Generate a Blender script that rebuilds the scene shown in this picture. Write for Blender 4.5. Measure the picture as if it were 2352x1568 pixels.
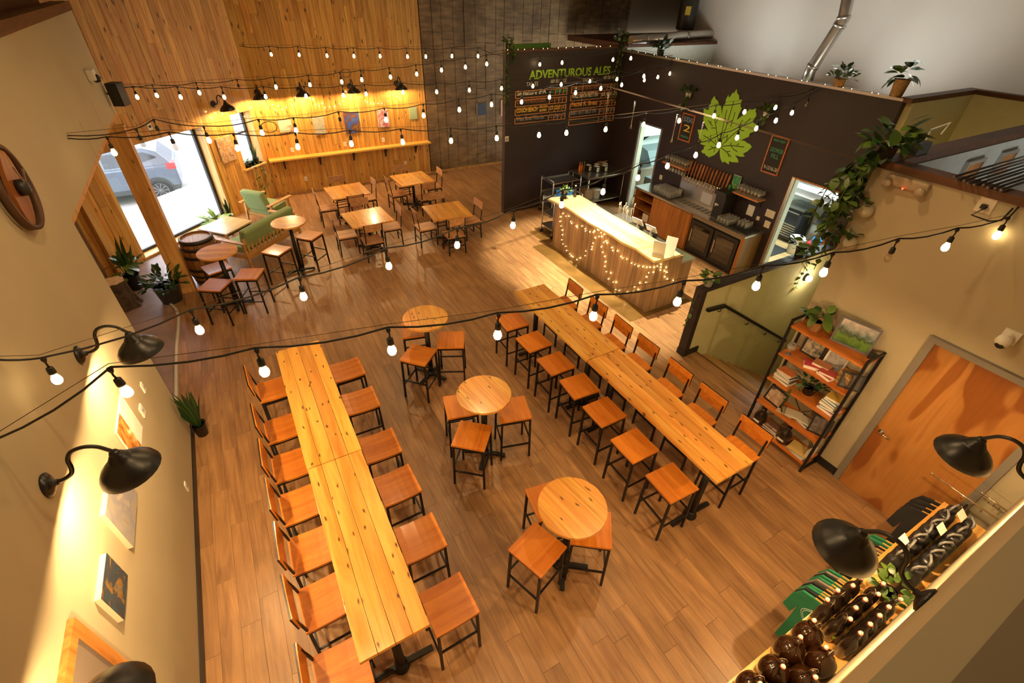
import bpy, bmesh, math, random
from mathutils import Vector, Matrix
for _o in list(bpy.data.objects): bpy.data.objects.remove(_o, do_unlink=True)
SC = bpy.context.scene; COL = SC.collection
PI = math.pi; R = math.radians
random.seed(7)
# ------------------------------------------------------------------ camera
FPX = 1084.77; YAW, PIT, ROL = R(30.48329), R(37.31032), R(1.73494); CAMH = 5.0
_f = Vector((math.sin(YAW)*math.cos(PIT), math.cos(YAW)*math.cos(PIT), -math.sin(PIT)))
_r = Vector((math.cos(YAW), -math.sin(YAW), 0)); _u = _r.cross(_f)
CR = math.cos(ROL)*_r + math.sin(ROL)*_u; CU = -math.sin(ROL)*_r + math.cos(ROL)*_u
cam = bpy.data.cameras.new('camera'); camo = bpy.data.objects.new('camera', cam); COL.objects.link(camo)
cam.sensor_fit = 'HORIZONTAL'; cam.sensor_width = 36.0; cam.lens = FPX/2352*36.0
cam.clip_start = 0.02; cam.clip_end = 200
_m = Matrix((CR, CU, -_f)).transposed().to_4x4(); _m.translation = Vector((0, 0, CAMH)); camo.matrix_world = _m
SC.camera = camo
# ------------------------------------------------------------------ world, exposure
SC.view_settings.view_transform = 'Standard'; SC.view_settings.look = 'None'
SC.view_settings.exposure = 0.25; SC.view_settings.gamma = 1.0; SC.view_settings.use_curve_mapping = False
w = bpy.data.worlds.new('sky'); SC.world = w; w.use_nodes = True
_bg = w.node_tree.nodes['Background']; _bg.inputs[0].default_value = (0.93, 0.965, 1.0, 1); _bg.inputs[1].default_value = 7.0
WARM = (1.0, 0.66, 0.29); WARM2 = (1.0, 0.655, 0.31); COOL = (0.80, 1.0, 0.95)
def lamp(name, kind, loc, power, color, parent=None, **k):
    l = bpy.data.lights.new(name, kind); l.energy = power; l.color = color
    for a, b in k.items(): setattr(l, a, b)
    o = bpy.data.objects.new(name, l); COL.objects.link(o); o.location = loc; o.parent = parent
    return o
# ------------------------------------------------------------------ measured rays: a picture point meets a known plane of the room
def ray(x, y): return (CR*((x-1176)/FPX) + CU*(-(y-784)/FPX) + _f)
CAM = Vector((0, 0, CAMH))
def PZ(x, y, z=0.0): d = ray(x, y); return CAM + d*((z-CAMH)/d.z)
def PX(x, y, X): d = ray(x, y); return CAM + d*(X/d.x)
def PY(x, y, Y): d = ray(x, y); return CAM + d*(Y/d.y)
def PL(x, y, a, b):
    d = ray(x, y); n = Vector((-(b[1]-a[1]), b[0]-a[0])); t = (n.x*a[0]+n.y*a[1])/(n.x*d.x+n.y*d.y); return CAM + d*t
# ------------------------------------------------------------------ mesh builder
class MB:
    def __init__(s): s.v = []; s.f = []; s.sm = []
    def add(s, vs, fs, smooth=False):
        n = len(s.v); s.v += [tuple(p) for p in vs]; s.f += [tuple(i+n for i in f) for f in fs]; s.sm += [smooth]*len(fs); return s
    def bx(s, x0, x1, y0, y1, z0, z1):
        return s.add([(x0,y0,z0),(x1,y0,z0),(x1,y1,z0),(x0,y1,z0),(x0,y0,z1),(x1,y0,z1),(x1,y1,z1),(x0,y1,z1)],
                     [(3,2,1,0),(4,5,6,7),(0,1,5,4),(1,2,6,5),(2,3,7,6),(3,0,4,7)])
    def box(s, c, d, rz=0.0, M=None):
        vs = [Vector((sx*d[0]/2, sy*d[1]/2, sz*d[2]/2)) for sz in (-1,1) for sx,sy in ((-1,-1),(1,-1),(1,1),(-1,1))]
        M = M or Matrix.Rotation(rz, 3, 'Z')
        return s.add([M@q + Vector(c) for q in vs], [(3,2,1,0),(4,5,6,7),(0,1,5,4),(1,2,6,5),(2,3,7,6),(3,0,4,7)])
    def bar(s, p, q, w, h=None, up=(0,0,1)):
        p, q = Vector(p), Vector(q); h = h or w; d = (q-p).normalized(); up = Vector(up)
        if abs(d.dot(up)) > .98: up = Vector((0,1,0))
        a = d.cross(up).normalized()*w/2; b = a.cross(d).normalized()*h/2
        return s.add([p-a-b,p+a-b,p+a+b,p-a+b,q-a-b,q+a-b,q+a+b,q-a+b], [(3,2,1,0),(4,5,6,7),(0,1,5,4),(1,2,6,5),(2,3,7,6),(3,0,4,7)])
    def tube(s, pts, r, n=8, cap=True):
        pts = [Vector(p) for p in pts]; N = len(pts); rs = r if isinstance(r, (list, tuple)) else [r]*N
        vs = []; prev = None
        for i, p in enumerate(pts):
            d = (pts[min(i+1,N-1)] - pts[max(i-1,0)]).normalized()
            if prev is None:
                a = d.cross(Vector((0,0,1)))
                if a.length < .05: a = d.cross(Vector((0,1,0)))
            else: a = prev - d*prev.dot(d)
            a.normalize(); prev = a; b = d.cross(a)
            vs += [p + (a*math.cos(2*PI*k/n) + b*math.sin(2*PI*k/n))*rs[i] for k in range(n)]
        fs = [(i*n+k, i*n+(k+1)%n, (i+1)*n+(k+1)%n, (i+1)*n+k) for i in range(N-1) for k in range(n)]
        s.add(vs, fs, True)
        if cap: s.add(vs[:n], [tuple(range(n))[::-1]]); s.add(vs[-n:], [tuple(range(n))])
        return s
    def lathe(s, prof, c=(0,0,0), n=16, M=None, smooth=True, cap=True):
        c = Vector(c); vs = []; 
        for r, z in prof:
            for k in range(n):
                q = Vector((r*math.cos(2*PI*k/n), r*math.sin(2*PI*k/n), z)); vs.append((M@q if M else q) + c)
        fs = [(i*n+k, i*n+(k+1)%n, (i+1)*n+(k+1)%n, (i+1)*n+k) for i in range(len(prof)-1) for k in range(n)]
        s.add(vs, fs, smooth)
        if cap and prof[0][0] > 1e-4: s.add(vs[:n], [tuple(range(n))[::-1]])
        if cap and prof[-1][0] > 1e-4: s.add(vs[-n:], [tuple(range(n))])
        return s
    def prism(s, poly, vec, smooth=False):
        n = len(poly); a = [Vector(p) for p in poly]; b = [p + Vector(vec) for p in a]
        return s.add(a+b, [tuple(range(n))[::-1], tuple(range(n, 2*n))] + [(i, (i+1)%n, n+(i+1)%n, n+i) for i in range(n)], smooth)
    def ball(s, c, r, n=10, m=6, sz=1.0):
        return s.lathe([(max(r*math.sin(PI*i/m), 1e-5), -r*sz*math.cos(PI*i/m)) for i in range(m+1)], c, n)
    def mesh(s, name, bevel=0.0):
        me = bpy.data.meshes.new(name); me.from_pydata(s.v, [], s.f)
        bm = bmesh.new(); bm.from_mesh(me)
        bmesh.ops.remove_doubles(bm, verts=bm.verts, dist=1e-6)
        bmesh.ops.recalc_face_normals(bm, faces=bm.faces)
        if bevel: bmesh.ops.bevel(bm, geom=[e for e in bm.edges if len(e.link_faces)==2 and e.calc_face_angle(0) > .6], offset=bevel, segments=2, profile=.6, affect='EDGES')
        bm.to_mesh(me); bm.free()
        return me
    def build(s, name, m, parent=None, bevel=0.0, smooth=None):
        me = bpy.data.meshes.new(name); me.from_pydata(s.v, [], s.f)
        for p, q in zip(me.polygons, s.sm): p.use_smooth = q if smooth is None else smooth
        bm = bmesh.new(); bm.from_mesh(me)
        bmesh.ops.remove_doubles(bm, verts=bm.verts, dist=1e-6)
        bmesh.ops.recalc_face_normals(bm, faces=bm.faces)
        if bevel:
            bmesh.ops.bevel(bm, geom=[e for e in bm.edges if len(e.link_faces)==2 and e.calc_face_angle(0) > .6], offset=bevel, segments=2, profile=.6, affect='EDGES')
        bm.to_mesh(me); bm.free()
        return link(name, me, m, parent)
def link(name, me, m=None, parent=None):
    if m is not None and not me.materials: me.materials.append(m)
    o = bpy.data.objects.new(name, me); COL.objects.link(o); o.parent = parent
    return o
def tag(o, label=None, cat=None, group=None, kind=None):
    if label: o['label'] = label
    if cat: o['category'] = cat
    if group: o['group'] = group
    if kind: o['kind'] = kind
    return o
def thing(name, label, cat, loc=(0,0,0), rz=0.0, group=None):
    o = bpy.data.objects.new(name, None); COL.objects.link(o); o.location = loc; o.rotation_euler = (0,0,rz); o.empty_display_size = .1
    return tag(o, label, cat, group)
def struct(name, mb, m, parent=None, bevel=0.0):
    o = mb.build(name, m, parent, bevel)
    if parent is None: o['kind'] = 'structure'
    return o
def copy_tree(o, loc=None, rz=None, label=None, group=None, parent=None):
    c = o.copy(); COL.objects.link(c); c.parent = parent
    if loc is not None: c.location = loc
    if rz is not None: c.rotation_euler = (0,0,rz)
    if label: c['label'] = label
    if group: c['group'] = group
    for ch in KIDS.get(o.name, []) or [x for x in o.children]: copy_tree(ch, parent=c)
    return c
KIDS = {}
def inst(name, me, parent, loc, rot=None, scale=None):
    o = bpy.data.objects.new(name, me); COL.objects.link(o); o.parent = parent; o.location = loc
    if rot is not None:
        if isinstance(rot, Matrix): o.rotation_euler = rot.to_euler()
        else: o.rotation_euler = rot
    if scale is not None: o.scale = scale if isinstance(scale, (tuple, list)) else (scale,)*3
    return o
# ------------------------------------------------------------------ materials
MATS = {}
def _nt(name):
    m = bpy.data.materials.new(name); m.use_nodes = True; nt = m.node_tree; return m, nt, nt.nodes['Principled BSDF']
def c4(c): return (c[0], c[1], c[2], 1.0)
def hexc(h):
    h = h.lstrip('#'); v = [int(h[i:i+2], 16)/255 for i in (0,2,4)]
    return tuple(q/12.92 if q <= .04045 else ((q+.055)/1.055)**2.4 for q in v)
def plain(name, c, rough=.5, metal=0.0, noise=0.0, nscale=8.0, bump=0.0, spec=None, coat=0.0, **kw):
    if name in MATS: return MATS[name]
    m, nt, b = _nt(name); N = nt.nodes; L = nt.links
    b.inputs['Base Color'].default_value = c4(c); b.inputs['Roughness'].default_value = rough; b.inputs['Metallic'].default_value = metal
    if spec is not None: b.inputs['Specular IOR Level'].default_value = spec
    if coat: b.inputs['Coat Weight'].default_value = coat
    if noise or bump:
        tc = N.new('ShaderNodeTexCoord'); nz = N.new('ShaderNodeTexNoise'); nz.inputs['Scale'].default_value = nscale; nz.inputs['Detail'].default_value = 5
        L.new(tc.outputs['Object'], nz.inputs['Vector'])
        if noise:
            mx = N.new('ShaderNodeMix'); mx.data_type = 'RGBA'; mx.blend_type = 'MULTIPLY'; mx.inputs[0].default_value = 1.0
            rp = N.new('ShaderNodeMapRange'); rp.inputs[1].default_value = .3; rp.inputs[2].default_value = .7; rp.inputs[3].default_value = 1-noise; rp.inputs[4].default_value = 1+noise
            L.new(nz.outputs[0], rp.inputs[0]); mx.inputs[6].default_value = c4(c); L.new(rp.outputs[0], mx.inputs[7]); L.new(mx.outputs[2], b.inputs['Base Color'])
        if bump:
            bp = N.new('ShaderNodeBump'); bp.inputs['Strength'].default_value = bump; bp.inputs['Distance'].default_value = .01
            L.new(nz.outputs[0], bp.inputs['Height']); L.new(bp.outputs[0], b.inputs['Normal'])
    MATS[name] = m; return m
def emit(name, c, s):
    if name in MATS: return MATS[name]
    m, nt, b = _nt(name); b.inputs['Base Color'].default_value = c4(c); b.inputs['Emission Color'].default_value = c4(c); b.inputs['Emission Strength'].default_value = s
    b.inputs['Roughness'].default_value = .4
    MATS[name] = m; return m
def glass(name, c=(1,1,1), rough=0.0, alpha=None):
    if name in MATS: return MATS[name]
    m, nt, b = _nt(name); b.inputs['Base Color'].default_value = c4(c); b.inputs['Roughness'].default_value = rough
    b.inputs['Transmission Weight'].default_value = .85; b.inputs['IOR'].default_value = 1.45
    MATS[name] = m; return m
def pane(name, c=(1,1,1), refl=.06):
    """thin window glass: lets light straight through with a faint mirror"""
    if name in MATS: return MATS[name]
    m, nt, b = _nt(name); N = nt.nodes; L = nt.links; out = N['Material Output']
    t = N.new('ShaderNodeBsdfTransparent'); t.inputs[0].default_value = c4(c)
    g = N.new('ShaderNodeBsdfGlossy'); g.inputs['Roughness'].default_value = .02
    mx = N.new('ShaderNodeMixShader'); mx.inputs[0].default_value = refl
    L.new(t.outputs[0], mx.inputs[1]); L.new(g.outputs[0], mx.inputs[2]); L.new(mx.outputs[0], out.inputs['Surface'])
    MATS[name] = m; return m
def wood(name, c1, c2, axis='y', scale=1.0, rough=.45, var=.18, knots=0.0, kscale=2.2, grain=1.0, coat=0.0, hue=0.0, kc=(.02,.008,.003), dirt=0.0, flat=None):
    """procedural wood: stretched grain, per-board shade, sparse dark knots and nail holes"""
    if name in MATS: return MATS[name]
    m, nt, b = _nt(name); N = nt.nodes; L = nt.links
    tc = N.new('ShaderNodeTexCoord'); oi = N.new('ShaderNodeObjectInfo'); ge = N.new('ShaderNodeNewGeometry')
    ad = N.new('ShaderNodeMath'); ad.operation = 'ADD'; L.new(oi.outputs['Random'], ad.inputs[0]); L.new(ge.outputs['Random Per Island'], ad.inputs[1])
    fr = N.new('ShaderNodeMath'); fr.operation = 'FRACT'; L.new(ad.outputs[0], fr.inputs[0])
    ml = N.new('ShaderNodeMath'); ml.operation = 'MULTIPLY'; ml.inputs[1].default_value = 37.0; L.new(fr.outputs[0], ml.inputs[0])
    va = N.new('ShaderNodeVectorMath'); va.operation = 'ADD'; L.new(tc.outputs['Object'], va.inputs[0]); L.new(ml.outputs[0], va.inputs[1])
    mp = N.new('ShaderNodeMapping'); k = {'x': (.7,9,9), 'y': (9,.7,9), 'z': (9,9,.7)}[axis]
    mp.inputs['Scale'].default_value = tuple(q*scale for q in k); L.new(va.outputs[0], mp.inputs[0])
    nz = N.new('ShaderNodeTexNoise'); nz.inputs['Scale'].default_value = 1.6; nz.inputs['Detail'].default_value = 6; nz.inputs['Roughness'].default_value = .62; nz.inputs['Distortion'].default_value = .7*grain
    L.new(mp.outputs[0], nz.inputs['Vector'])
    rp = N.new('ShaderNodeValToRGB'); rp.color_ramp.elements[0].position = .34; rp.color_ramp.elements[0].color = c4(c1); rp.color_ramp.elements[1].position = .66; rp.color_ramp.elements[1].color = c4(c2)
    L.new(nz.outputs[0], rp.inputs[0]); col = rp.outputs[0]
    mr = N.new('ShaderNodeMapRange'); mr.inputs[3].default_value = 1-var; mr.inputs[4].default_value = 1+var; L.new(fr.outputs[0], mr.inputs[0])
    hs = N.new('ShaderNodeHueSaturation'); L.new(col, hs.inputs['Color']); L.new(mr.outputs[0], hs.inputs['Value'])
    if hue:
        f2 = N.new('ShaderNodeMath'); f2.operation = 'MULTIPLY'; f2.inputs[1].default_value = 7.31; L.new(fr.outputs[0], f2.inputs[0])
        f3 = N.new('ShaderNodeMath'); f3.operation = 'FRACT'; L.new(f2.outputs[0], f3.inputs[0])
        m3 = N.new('ShaderNodeMapRange'); m3.inputs[3].default_value = .5-hue; m3.inputs[4].default_value = .5+hue; L.new(f3.outputs[0], m3.inputs[0]); L.new(m3.outputs[0], hs.inputs['Hue'])
    col = hs.outputs[0]
    if dirt:
        n2 = N.new('ShaderNodeTexNoise'); n2.inputs['Scale'].default_value = 2.3; n2.inputs['Detail'].default_value = 4; L.new(va.outputs[0], n2.inputs['Vector'])
        m2 = N.new('ShaderNodeMapRange'); m2.inputs[1].default_value = .35; m2.inputs[2].default_value = .7; m2.inputs[3].default_value = 1-dirt; m2.inputs[4].default_value = 1.05; L.new(n2.outputs[0], m2.inputs[0])
        x2 = N.new('ShaderNodeMix'); x2.data_type = 'RGBA'; x2.blend_type = 'MULTIPLY'; x2.inputs[0].default_value = 1; L.new(col, x2.inputs[6]); L.new(m2.outputs[0], x2.inputs[7]); col = x2.outputs[2]
    if knots:
        mk = N.new('ShaderNodeMapping'); kk = {'x': (.55,1.6,1.6), 'y': (1.6,.55,1.6), 'z': (1.6,1.6,.55)}[axis]; mk.inputs['Scale'].default_value = tuple(0.0 if flat == 'xyz'[i_] else q*kscale for i_, q in enumerate(kk))
        L.new(va.outputs[0], mk.inputs[0])
        n4 = N.new('ShaderNodeTexNoise'); n4.inputs['Scale'].default_value = 3; L.new(mk.outputs[0], n4.inputs['Vector'])
        vm = N.new('ShaderNodeVectorMath'); vm.operation = 'MULTIPLY_ADD'; L.new(n4.outputs[1], vm.inputs[0]); vm.inputs[1].default_value = (.22,)*3; L.new(mk.outputs[0], vm.inputs[2])
        vo = N.new('ShaderNodeTexVoronoi'); vo.inputs['Scale'].default_value = 1.5; vo.voronoi_dimensions = '2D' if flat == 'z' else '3D'; L.new(vm.outputs[0], vo.inputs['Vector'])
        cr = N.new('ShaderNodeMapRange'); cr.inputs[1].default_value = .035*knots; cr.inputs[2].default_value = .12*knots; cr.inputs[3].default_value = .92; cr.inputs[4].default_value = 0.0; L.new(vo.outputs['Distance'], cr.inputs[0])
        x3 = N.new('ShaderNodeMix'); x3.data_type = 'RGBA'; L.new(cr.outputs[0], x3.inputs[0]); L.new(col, x3.inputs[6]); x3.inputs[7].default_value = c4(kc); col = x3.outputs[2]
    L.new(col, b.inputs['Base Color']); b.inputs['Roughness'].default_value = rough
    if coat: b.inputs['Coat Weight'].default_value = coat; b.inputs['Coat Roughness'].default_value = .15
    bp = N.new('ShaderNodeBump'); bp.inputs['Strength'].default_value = .15; bp.inputs['Distance'].default_value = .004; L.new(nz.outputs[0], bp.inputs['Height']); L.new(bp.outputs[0], b.inputs['Normal'])
    MATS[name] = m; return m
def paint_art(name, cols, scale=6.0, rough=.5, warp=1.2):
    """abstract canvas: swirling blocks of the given colours"""
    if name in MATS: return MATS[name]
    m, nt, b = _nt(name); N = nt.nodes; L = nt.links
    tc = N.new('ShaderNodeTexCoord'); nz = N.new('ShaderNodeTexNoise'); nz.inputs['Scale'].default_value = scale; nz.inputs['Detail'].default_value = 6; nz.inputs['Distortion'].default_value = warp
    L.new(tc.outputs['Object'], nz.inputs['Vector'])
    rp = N.new('ShaderNodeValToRGB'); e = rp.color_ramp.elements
    for i, c in enumerate(cols):
        p = .3 + .42*i/(len(cols)-1)
        if i == 0: e[0].position = p; e[0].color = c4(c)
        elif i == len(cols)-1: e[len(e)-1].position = p; e[len(e)-1].color = c4(c)
        else: q = e.new(p); q.color = c4(c)
    L.new(nz.outputs[0], rp.inputs[0]); L.new(rp.outputs[0], b.inputs['Base Color']); b.inputs['Roughness'].default_value = rough
    MATS[name] = m; return m
# ------------------------------------------------------------------ lettering
def text_mesh(txt, size, ext=.001, align='LEFT', shear=0.0, bold=0.0):
    cu = bpy.data.curves.new('lettering', 'FONT'); cu.body = txt; cu.size = size; cu.extrude = ext; cu.align_x = align; cu.shear = shear; cu.offset = bold; cu.resolution_u = 3
    o = bpy.data.objects.new('lettering', cu)
    me = bpy.data.meshes.new_from_object(o); bpy.data.objects.remove(o, do_unlink=True); bpy.data.curves.remove(cu)
    me.materials.clear()
    return me
def text(txt, size, m, parent, M, align='LEFT', fit=None, shear=0.0, bold=0.0, name='lettering', ext=.001):
    me = text_mesh(txt, size, ext, align, shear, bold); me.materials.append(m)
    xs = [v.co.x for v in me.vertices]
    if fit and xs:
        k = fit/(max(xs)-min(xs)); me.transform(Matrix.Diagonal((k, 1, 1, 1)))
    o = bpy.data.objects.new(name, me); COL.objects.link(o); o.parent = parent; o.matrix_local = M
    return o
def frame_M(origin, right, up):
    r_ = Vector(right).normalized(); u_ = Vector(up).normalized(); n = r_.cross(u_)
    M = Matrix((r_, u_, n)).transposed().to_4x4(); M.translation = Vector(origin); return M
def spline(pts, k=6):
    pts = [Vector(p) for p in pts]; out = []
    for i in range(len(pts)-1):
        a, b, c, d = pts[max(i-1,0)], pts[i], pts[i+1], pts[min(i+2,len(pts)-1)]
        for j in range(k): t = j/k; out.append(.5*((2*b)+(c-a)*t+(2*a-5*b+4*c-d)*t*t+(3*b-a-3*c+d)*t*t*t))
    return out+[pts[-1]]
ORD = ['first','second','third','fourth','fifth','sixth','seventh','eighth','ninth','tenth','eleventh','twelfth']
# ================================================================== ceiling lamps out of view that light the room
def bay(x, y, z, p, lab):
    t = thing('ceiling_pendant', lab, 'lamp', (x, y, z), 0, 'ceiling pendants above the frame')
    MB().lathe([(.03,.75),(.03,.30),(.20,.20),(.26,.0)], n=20, cap=False).build('shade', plain('black_lamp_enamel', (.012,.010,.009), .35), t)
    lamp('pendant_light', 'POINT', (0,0,.12), p, WARM2, t, shadow_soft_size=.07)
for x, y, lab in ((1.5,2.4,'high pendant lamp above the nearest round table'),(4.0,3.2,'high pendant lamp above the right long table'),(-.2,3.4,'high pendant lamp above the left long table'),(1.6,6.4,'high pendant lamp above the middle of the floor'),(3.6,7.6,'high pendant lamp between tables and bar'),(2.6,11.2,'high pendant lamp above the square tables')): bay(x, y, 6.0, 130, lab)
def spot(x, y, z, tgt, p, lab, ang=46):
    t = thing('ceiling_spot', lab, 'spotlight', (x, y, z), 0, 'ceiling spots over the bar'); d = (Vector(tgt)-Vector((x,y,z))).normalized(); q = d.to_track_quat('-Z','Y')
    o = MB().lathe([(.05,.16),(.06,.15),(.06,.0)], n=16, cap=False).build('can', plain('black_lamp_enamel', (.012,.010,.009), .35), t); o.rotation_euler = q.to_euler()
    l = lamp('spot_light', 'SPOT', d*.02, p, (1.0,.86,.58), t, spot_size=R(ang), spot_blend=.5, shadow_soft_size=.05); l.rotation_euler = q.to_euler()
spot(6.3, 7.9, 5.9, (6.35,7.9,1.1), 2600, 'ceiling spot over the window end of the bar'); spot(6.3, 6.2, 5.9, (6.35,6.1,1.1), 2600, 'ceiling spot over the stair end of the bar')
# ================================================================== THE SETTING
XL, YF, XR, YN, YM, XB = -1.533, 14.70, 5.646, -0.10, 10.735, 9.30
DU = Vector((math.cos(R(-137.5)), math.sin(R(-137.5)), 0)); DO = Vector((0.80, 14.70, 0)); DN = Vector((-DU.y, DU.x, 0))   # slanted window wall
def DW(s, t, z): return DO + DU*s + DN*t + Vector((0,0,z))
m_wall = plain('beige_wall_paint', (.44,.37,.235), .75, noise=.04, nscale=1.3, bump=.05)
m_pale = plain('pale_yellow_wall_paint', (.70,.66,.38), .75, noise=.03)
m_plum = plain('dark_plum_wall_paint', (.030,.018,.020), .55, noise=.12, nscale=2.0)
m_white = plain('white_building_wall', (.78,.75,.70), .85, noise=.05, nscale=.6)
m_black = plain('black_baseboard', (.012,.011,.011), .45)
m_trimwood = wood('dark_trim_wood', hexc('#4a2c14'), hexc('#6b4020'), 'y', 1.0, .5, .1)
m_kwall = plain('kitchen_white_wall', (.66,.74,.72), .6, noise=.03)
m_ceil = plain('dark_ceiling', (.14,.11,.08), .9)
m_floor = wood('vinyl_floor_plank', hexc('#8b6443'), hexc('#b4895b'), 'y', .9, .36, .10, grain=1.2, dirt=.14)
m_gap = plain('floor_joint', (.12,.075,.045), .9)
m_pine = wood('reclaimed_pine_wall', hexc('#b3772c'), hexc('#dcaa55'), 'z', .8, .5, .17, knots=1.5, kscale=3.2, hue=.004)
m_beam = wood('pine_timber', hexc('#ab7436'), hexc('#d8a45a'), 'z', .8, .55, .1, knots=1.1, kscale=3.4)
m_jamb = wood('light_window_reveal_wood', hexc('#c9974e'), hexc('#e6bf7c'), 'z', .8, .5, .1)
# ---- floor: planks run away from the camera; the largest are single boards, the rest one joined part
fl = struct('floor', MB().prism([(-1.95,YN,-.12),(6.02,YN,-.12),(6.02,4.03,-.12),(XB,4.03,-.12),(XB,YF,-.12),(.8,YF,-.12),(-1.95,12.18,-.12)], (0,0,.108)), m_gap)
PW, PLN = .18, 1.22
planks = []
ncol = int((XB+1.95)/PW)+1
for i in range(ncol):
    x0 = -1.93 + i*PW; x1 = min(x0+PW, XB); xc = (x0+x1)/2
    y = YN - random.random()*PLN
    while y < YF:
        a, b = max(y, YN), min(y+PLN, YF); y += PLN
        if xc < XL and b < 5.85: continue
        if xc < -1.75 and a < 9.6: continue
        if xc > XR and b < 2.43: continue
        if xc > 6.0 and b < 4.0: continue
        if xc > 6.0 and a < 4.03: a = 4.03
        if xc > XR and a < 2.43: a = 2.43
        if b > 12 and (Vector((xc, (a+b)/2, 0))-DO).dot(DN) < -.3: continue
        if b-a > .05: planks.append((x0, x1, a, b))
def seen(p):
    q = Vector(p)-CAM; d = q.dot(_f)
    if d < .1: return False
    return -60 < 1176+FPX*q.dot(CR)/d < 2412 and -60 < 784-FPX*q.dot(CU)/d < 1628
planks.sort(key=lambda q: ((not seen(((q[0]+q[1])/2, (q[2]+q[3])/2, 0))), (Vector(((q[0]+q[1])/2, (q[2]+q[3])/2, 0))-CAM).length))
_full = MB().bx(-PW/2+.0009, PW/2-.0009, -PLN/2+.0009, PLN/2-.0009, -.012, 0).mesh('plank'); _full.materials.append(m_floor)
rest = MB()
for k, (x0, x1, a, b) in enumerate(planks):
    if k < 290:
        if abs(b-a-PLN) < 1e-4 and abs(x1-x0-PW) < 1e-4: me = _full
        else: me = MB().bx(-(x1-x0)/2+.0015, (x1-x0)/2-.0015, -(b-a)/2+.0015, (b-a)/2-.0015, -.012, 0).mesh('plank'); me.materials.append(m_floor)
        inst('plank', me, fl, ((x0+x1)/2, (a+b)/2, 0))
    else: rest.bx(x0+.0015, x1-.0015, a+.0015, b-.0015, -.012, 0)
tag(rest.build('far_planks', m_floor, fl), 'farther floor planks laid in the same rows', kind='stuff')
struct('floor', MB().bx(XB, 12.7, 2.3, 10.7, -.12, -.004), wood('kitchen_floor_wood', hexc('#a5855a'), hexc('#c9a877'), 'y', .7, .4, .1))
m_stone = plain('vestibule_concrete', (.30,.20,.17), .5, noise=.25, nscale=2.5)
struct('floor', MB().bx(-4.2, -1.72, 5.6, 12.4, -.12, -.006), m_stone)
# curved edge trim between entry slab and wooden floor, and pebble strip beside it
_ed = [(378,686),(390,696),(404,710),(410,726),(409,756),(405,794),(404,850),(404,873)]
struct('trim_1', MB().tube([PZ(x, y, .008) for x, y in _ed] + [Vector((-1.74,6.2,.008))], .028, 6), plain('pale_edge_trim', (.55,.52,.47), .4))
# ---- left wall with the bulkhead that carries on over the entry
struct('wall_left', MB().bx(XL-.16, XL, YN-.1, 5.85, 0, 4.49).bx(XL-.16, XL, 5.85, 11.0, 3.07, 4.49), m_wall)
struct('trim_2', MB().bx(XL-.2, XL+.02, YN-.1, 11.02, 4.49, 4.60), m_trimwood)
struct('baseboard_left', MB().bx(XL, XL+.014, YN, 5.85, 0, .11).bx(XL-.17, XL+.014, 5.85, 5.865, 0, .11), m_black)
struct('trim_3', MB().bx(XL-.165, XL-.11, 5.85, 5.90, .1, 3.07), m_black)
_vj = MB()
for y0 in (8.05, 9.3): _vj.bx(XL, XL+.002, y0, y0+.012, 3.07, 3.5)
struct('trim_4', _vj, plain('wall_seam', (.5,.33,.16), .8))
# ---- entry: side wall, door, beam soffit
struct('wall_entry', MB().bx(-3.1, -2.95, 5.6, 11.6, 0, 6.8), m_wall)
struct('ceiling', MB().bx(-3.0, XL+.0, 5.85, 11.0, 3.02, 3.069), m_beam)
ed = struct('door_1', MB().bx(-2.95, -2.90, 10.30, 11.25, 0, 2.3), plain('dark_entry_door', (.11,.052,.035), .5, noise=.2, nscale=3))
MB().bx(-2.90,-2.88,10.35,10.38,.1,2.2).build('door_edge', m_trimwood, ed)
struct('trim_5', MB().bx(-2.95, -2.84, 9.55, 10.30, 0, 3.02), wood('orange_timber_panel', hexc('#a8611c'), hexc('#d18a36'), 'z', .8, .5, .1, knots=.8))
struct('wall_entry_end', MB().bx(-3.0, XL-.16, 5.6, 5.75, 0, 6.8), m_wall)
# ---- far wall: reclaimed pine boards, then board-formed concrete
def boards(parent, width, s0, s1, zt, to, rects, colr, zb=0.0):
    s = s0; i = 0
    while s < s1-.02:
        w_ = min(width*random.choice((.85,1,1,1.1)), s1-s)
        cuts = sorted([(r_[2], r_[3]) for r_ in rects if r_[0] < s+w_/2 < r_[1]])
        spans = []; z = zb
        for a, b in cuts:
            if a-z > .03: spans.append((z, a))
            z = b
        spans.append((z, zt))
        for a, b in spans:
            z = a; first = True
            while z < b-1e-3:
                l = random.uniform(1.5, 2.9) if not first else random.uniform(.5, 2.7); first = False
                e = b if z+l > b-.35 else z+l
                t = random.uniform(-.0035, .0)
                me = MB().add([to(p, q, r_) - to(s+w_/2, 0, (z+e)/2) for r_ in (z+.0015, e-.0015) for p, q in ((s+.003,t),(s+w_-.003,t),(s+w_-.003,-.02),(s+.003,-.02))],
                              [(3,2,1,0),(4,5,6,7),(0,1,5,4),(1,2,6,5),(2,3,7,6),(3,0,4,7)]).mesh('board')
                me.materials.append(colr); inst('board', me, parent, to(s+w_/2, 0, (z+e)/2)); z = e
        s += w_; i += 1
wf = struct('wall_back', MB().bx(.80, 5.42, YF+.02, YF+.3, -.1, 6.8), plain('board_gap', (.06,.03,.012), .9))
boards(wf, .158, .80, 5.42, 5.6, lambda p, q, r_: Vector((p, YF-q, r_)), [], m_pine)
struct('baseboard_back', MB().bx(.80, 5.42, YF-.02, YF, 0, .07), m_beam)
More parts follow.
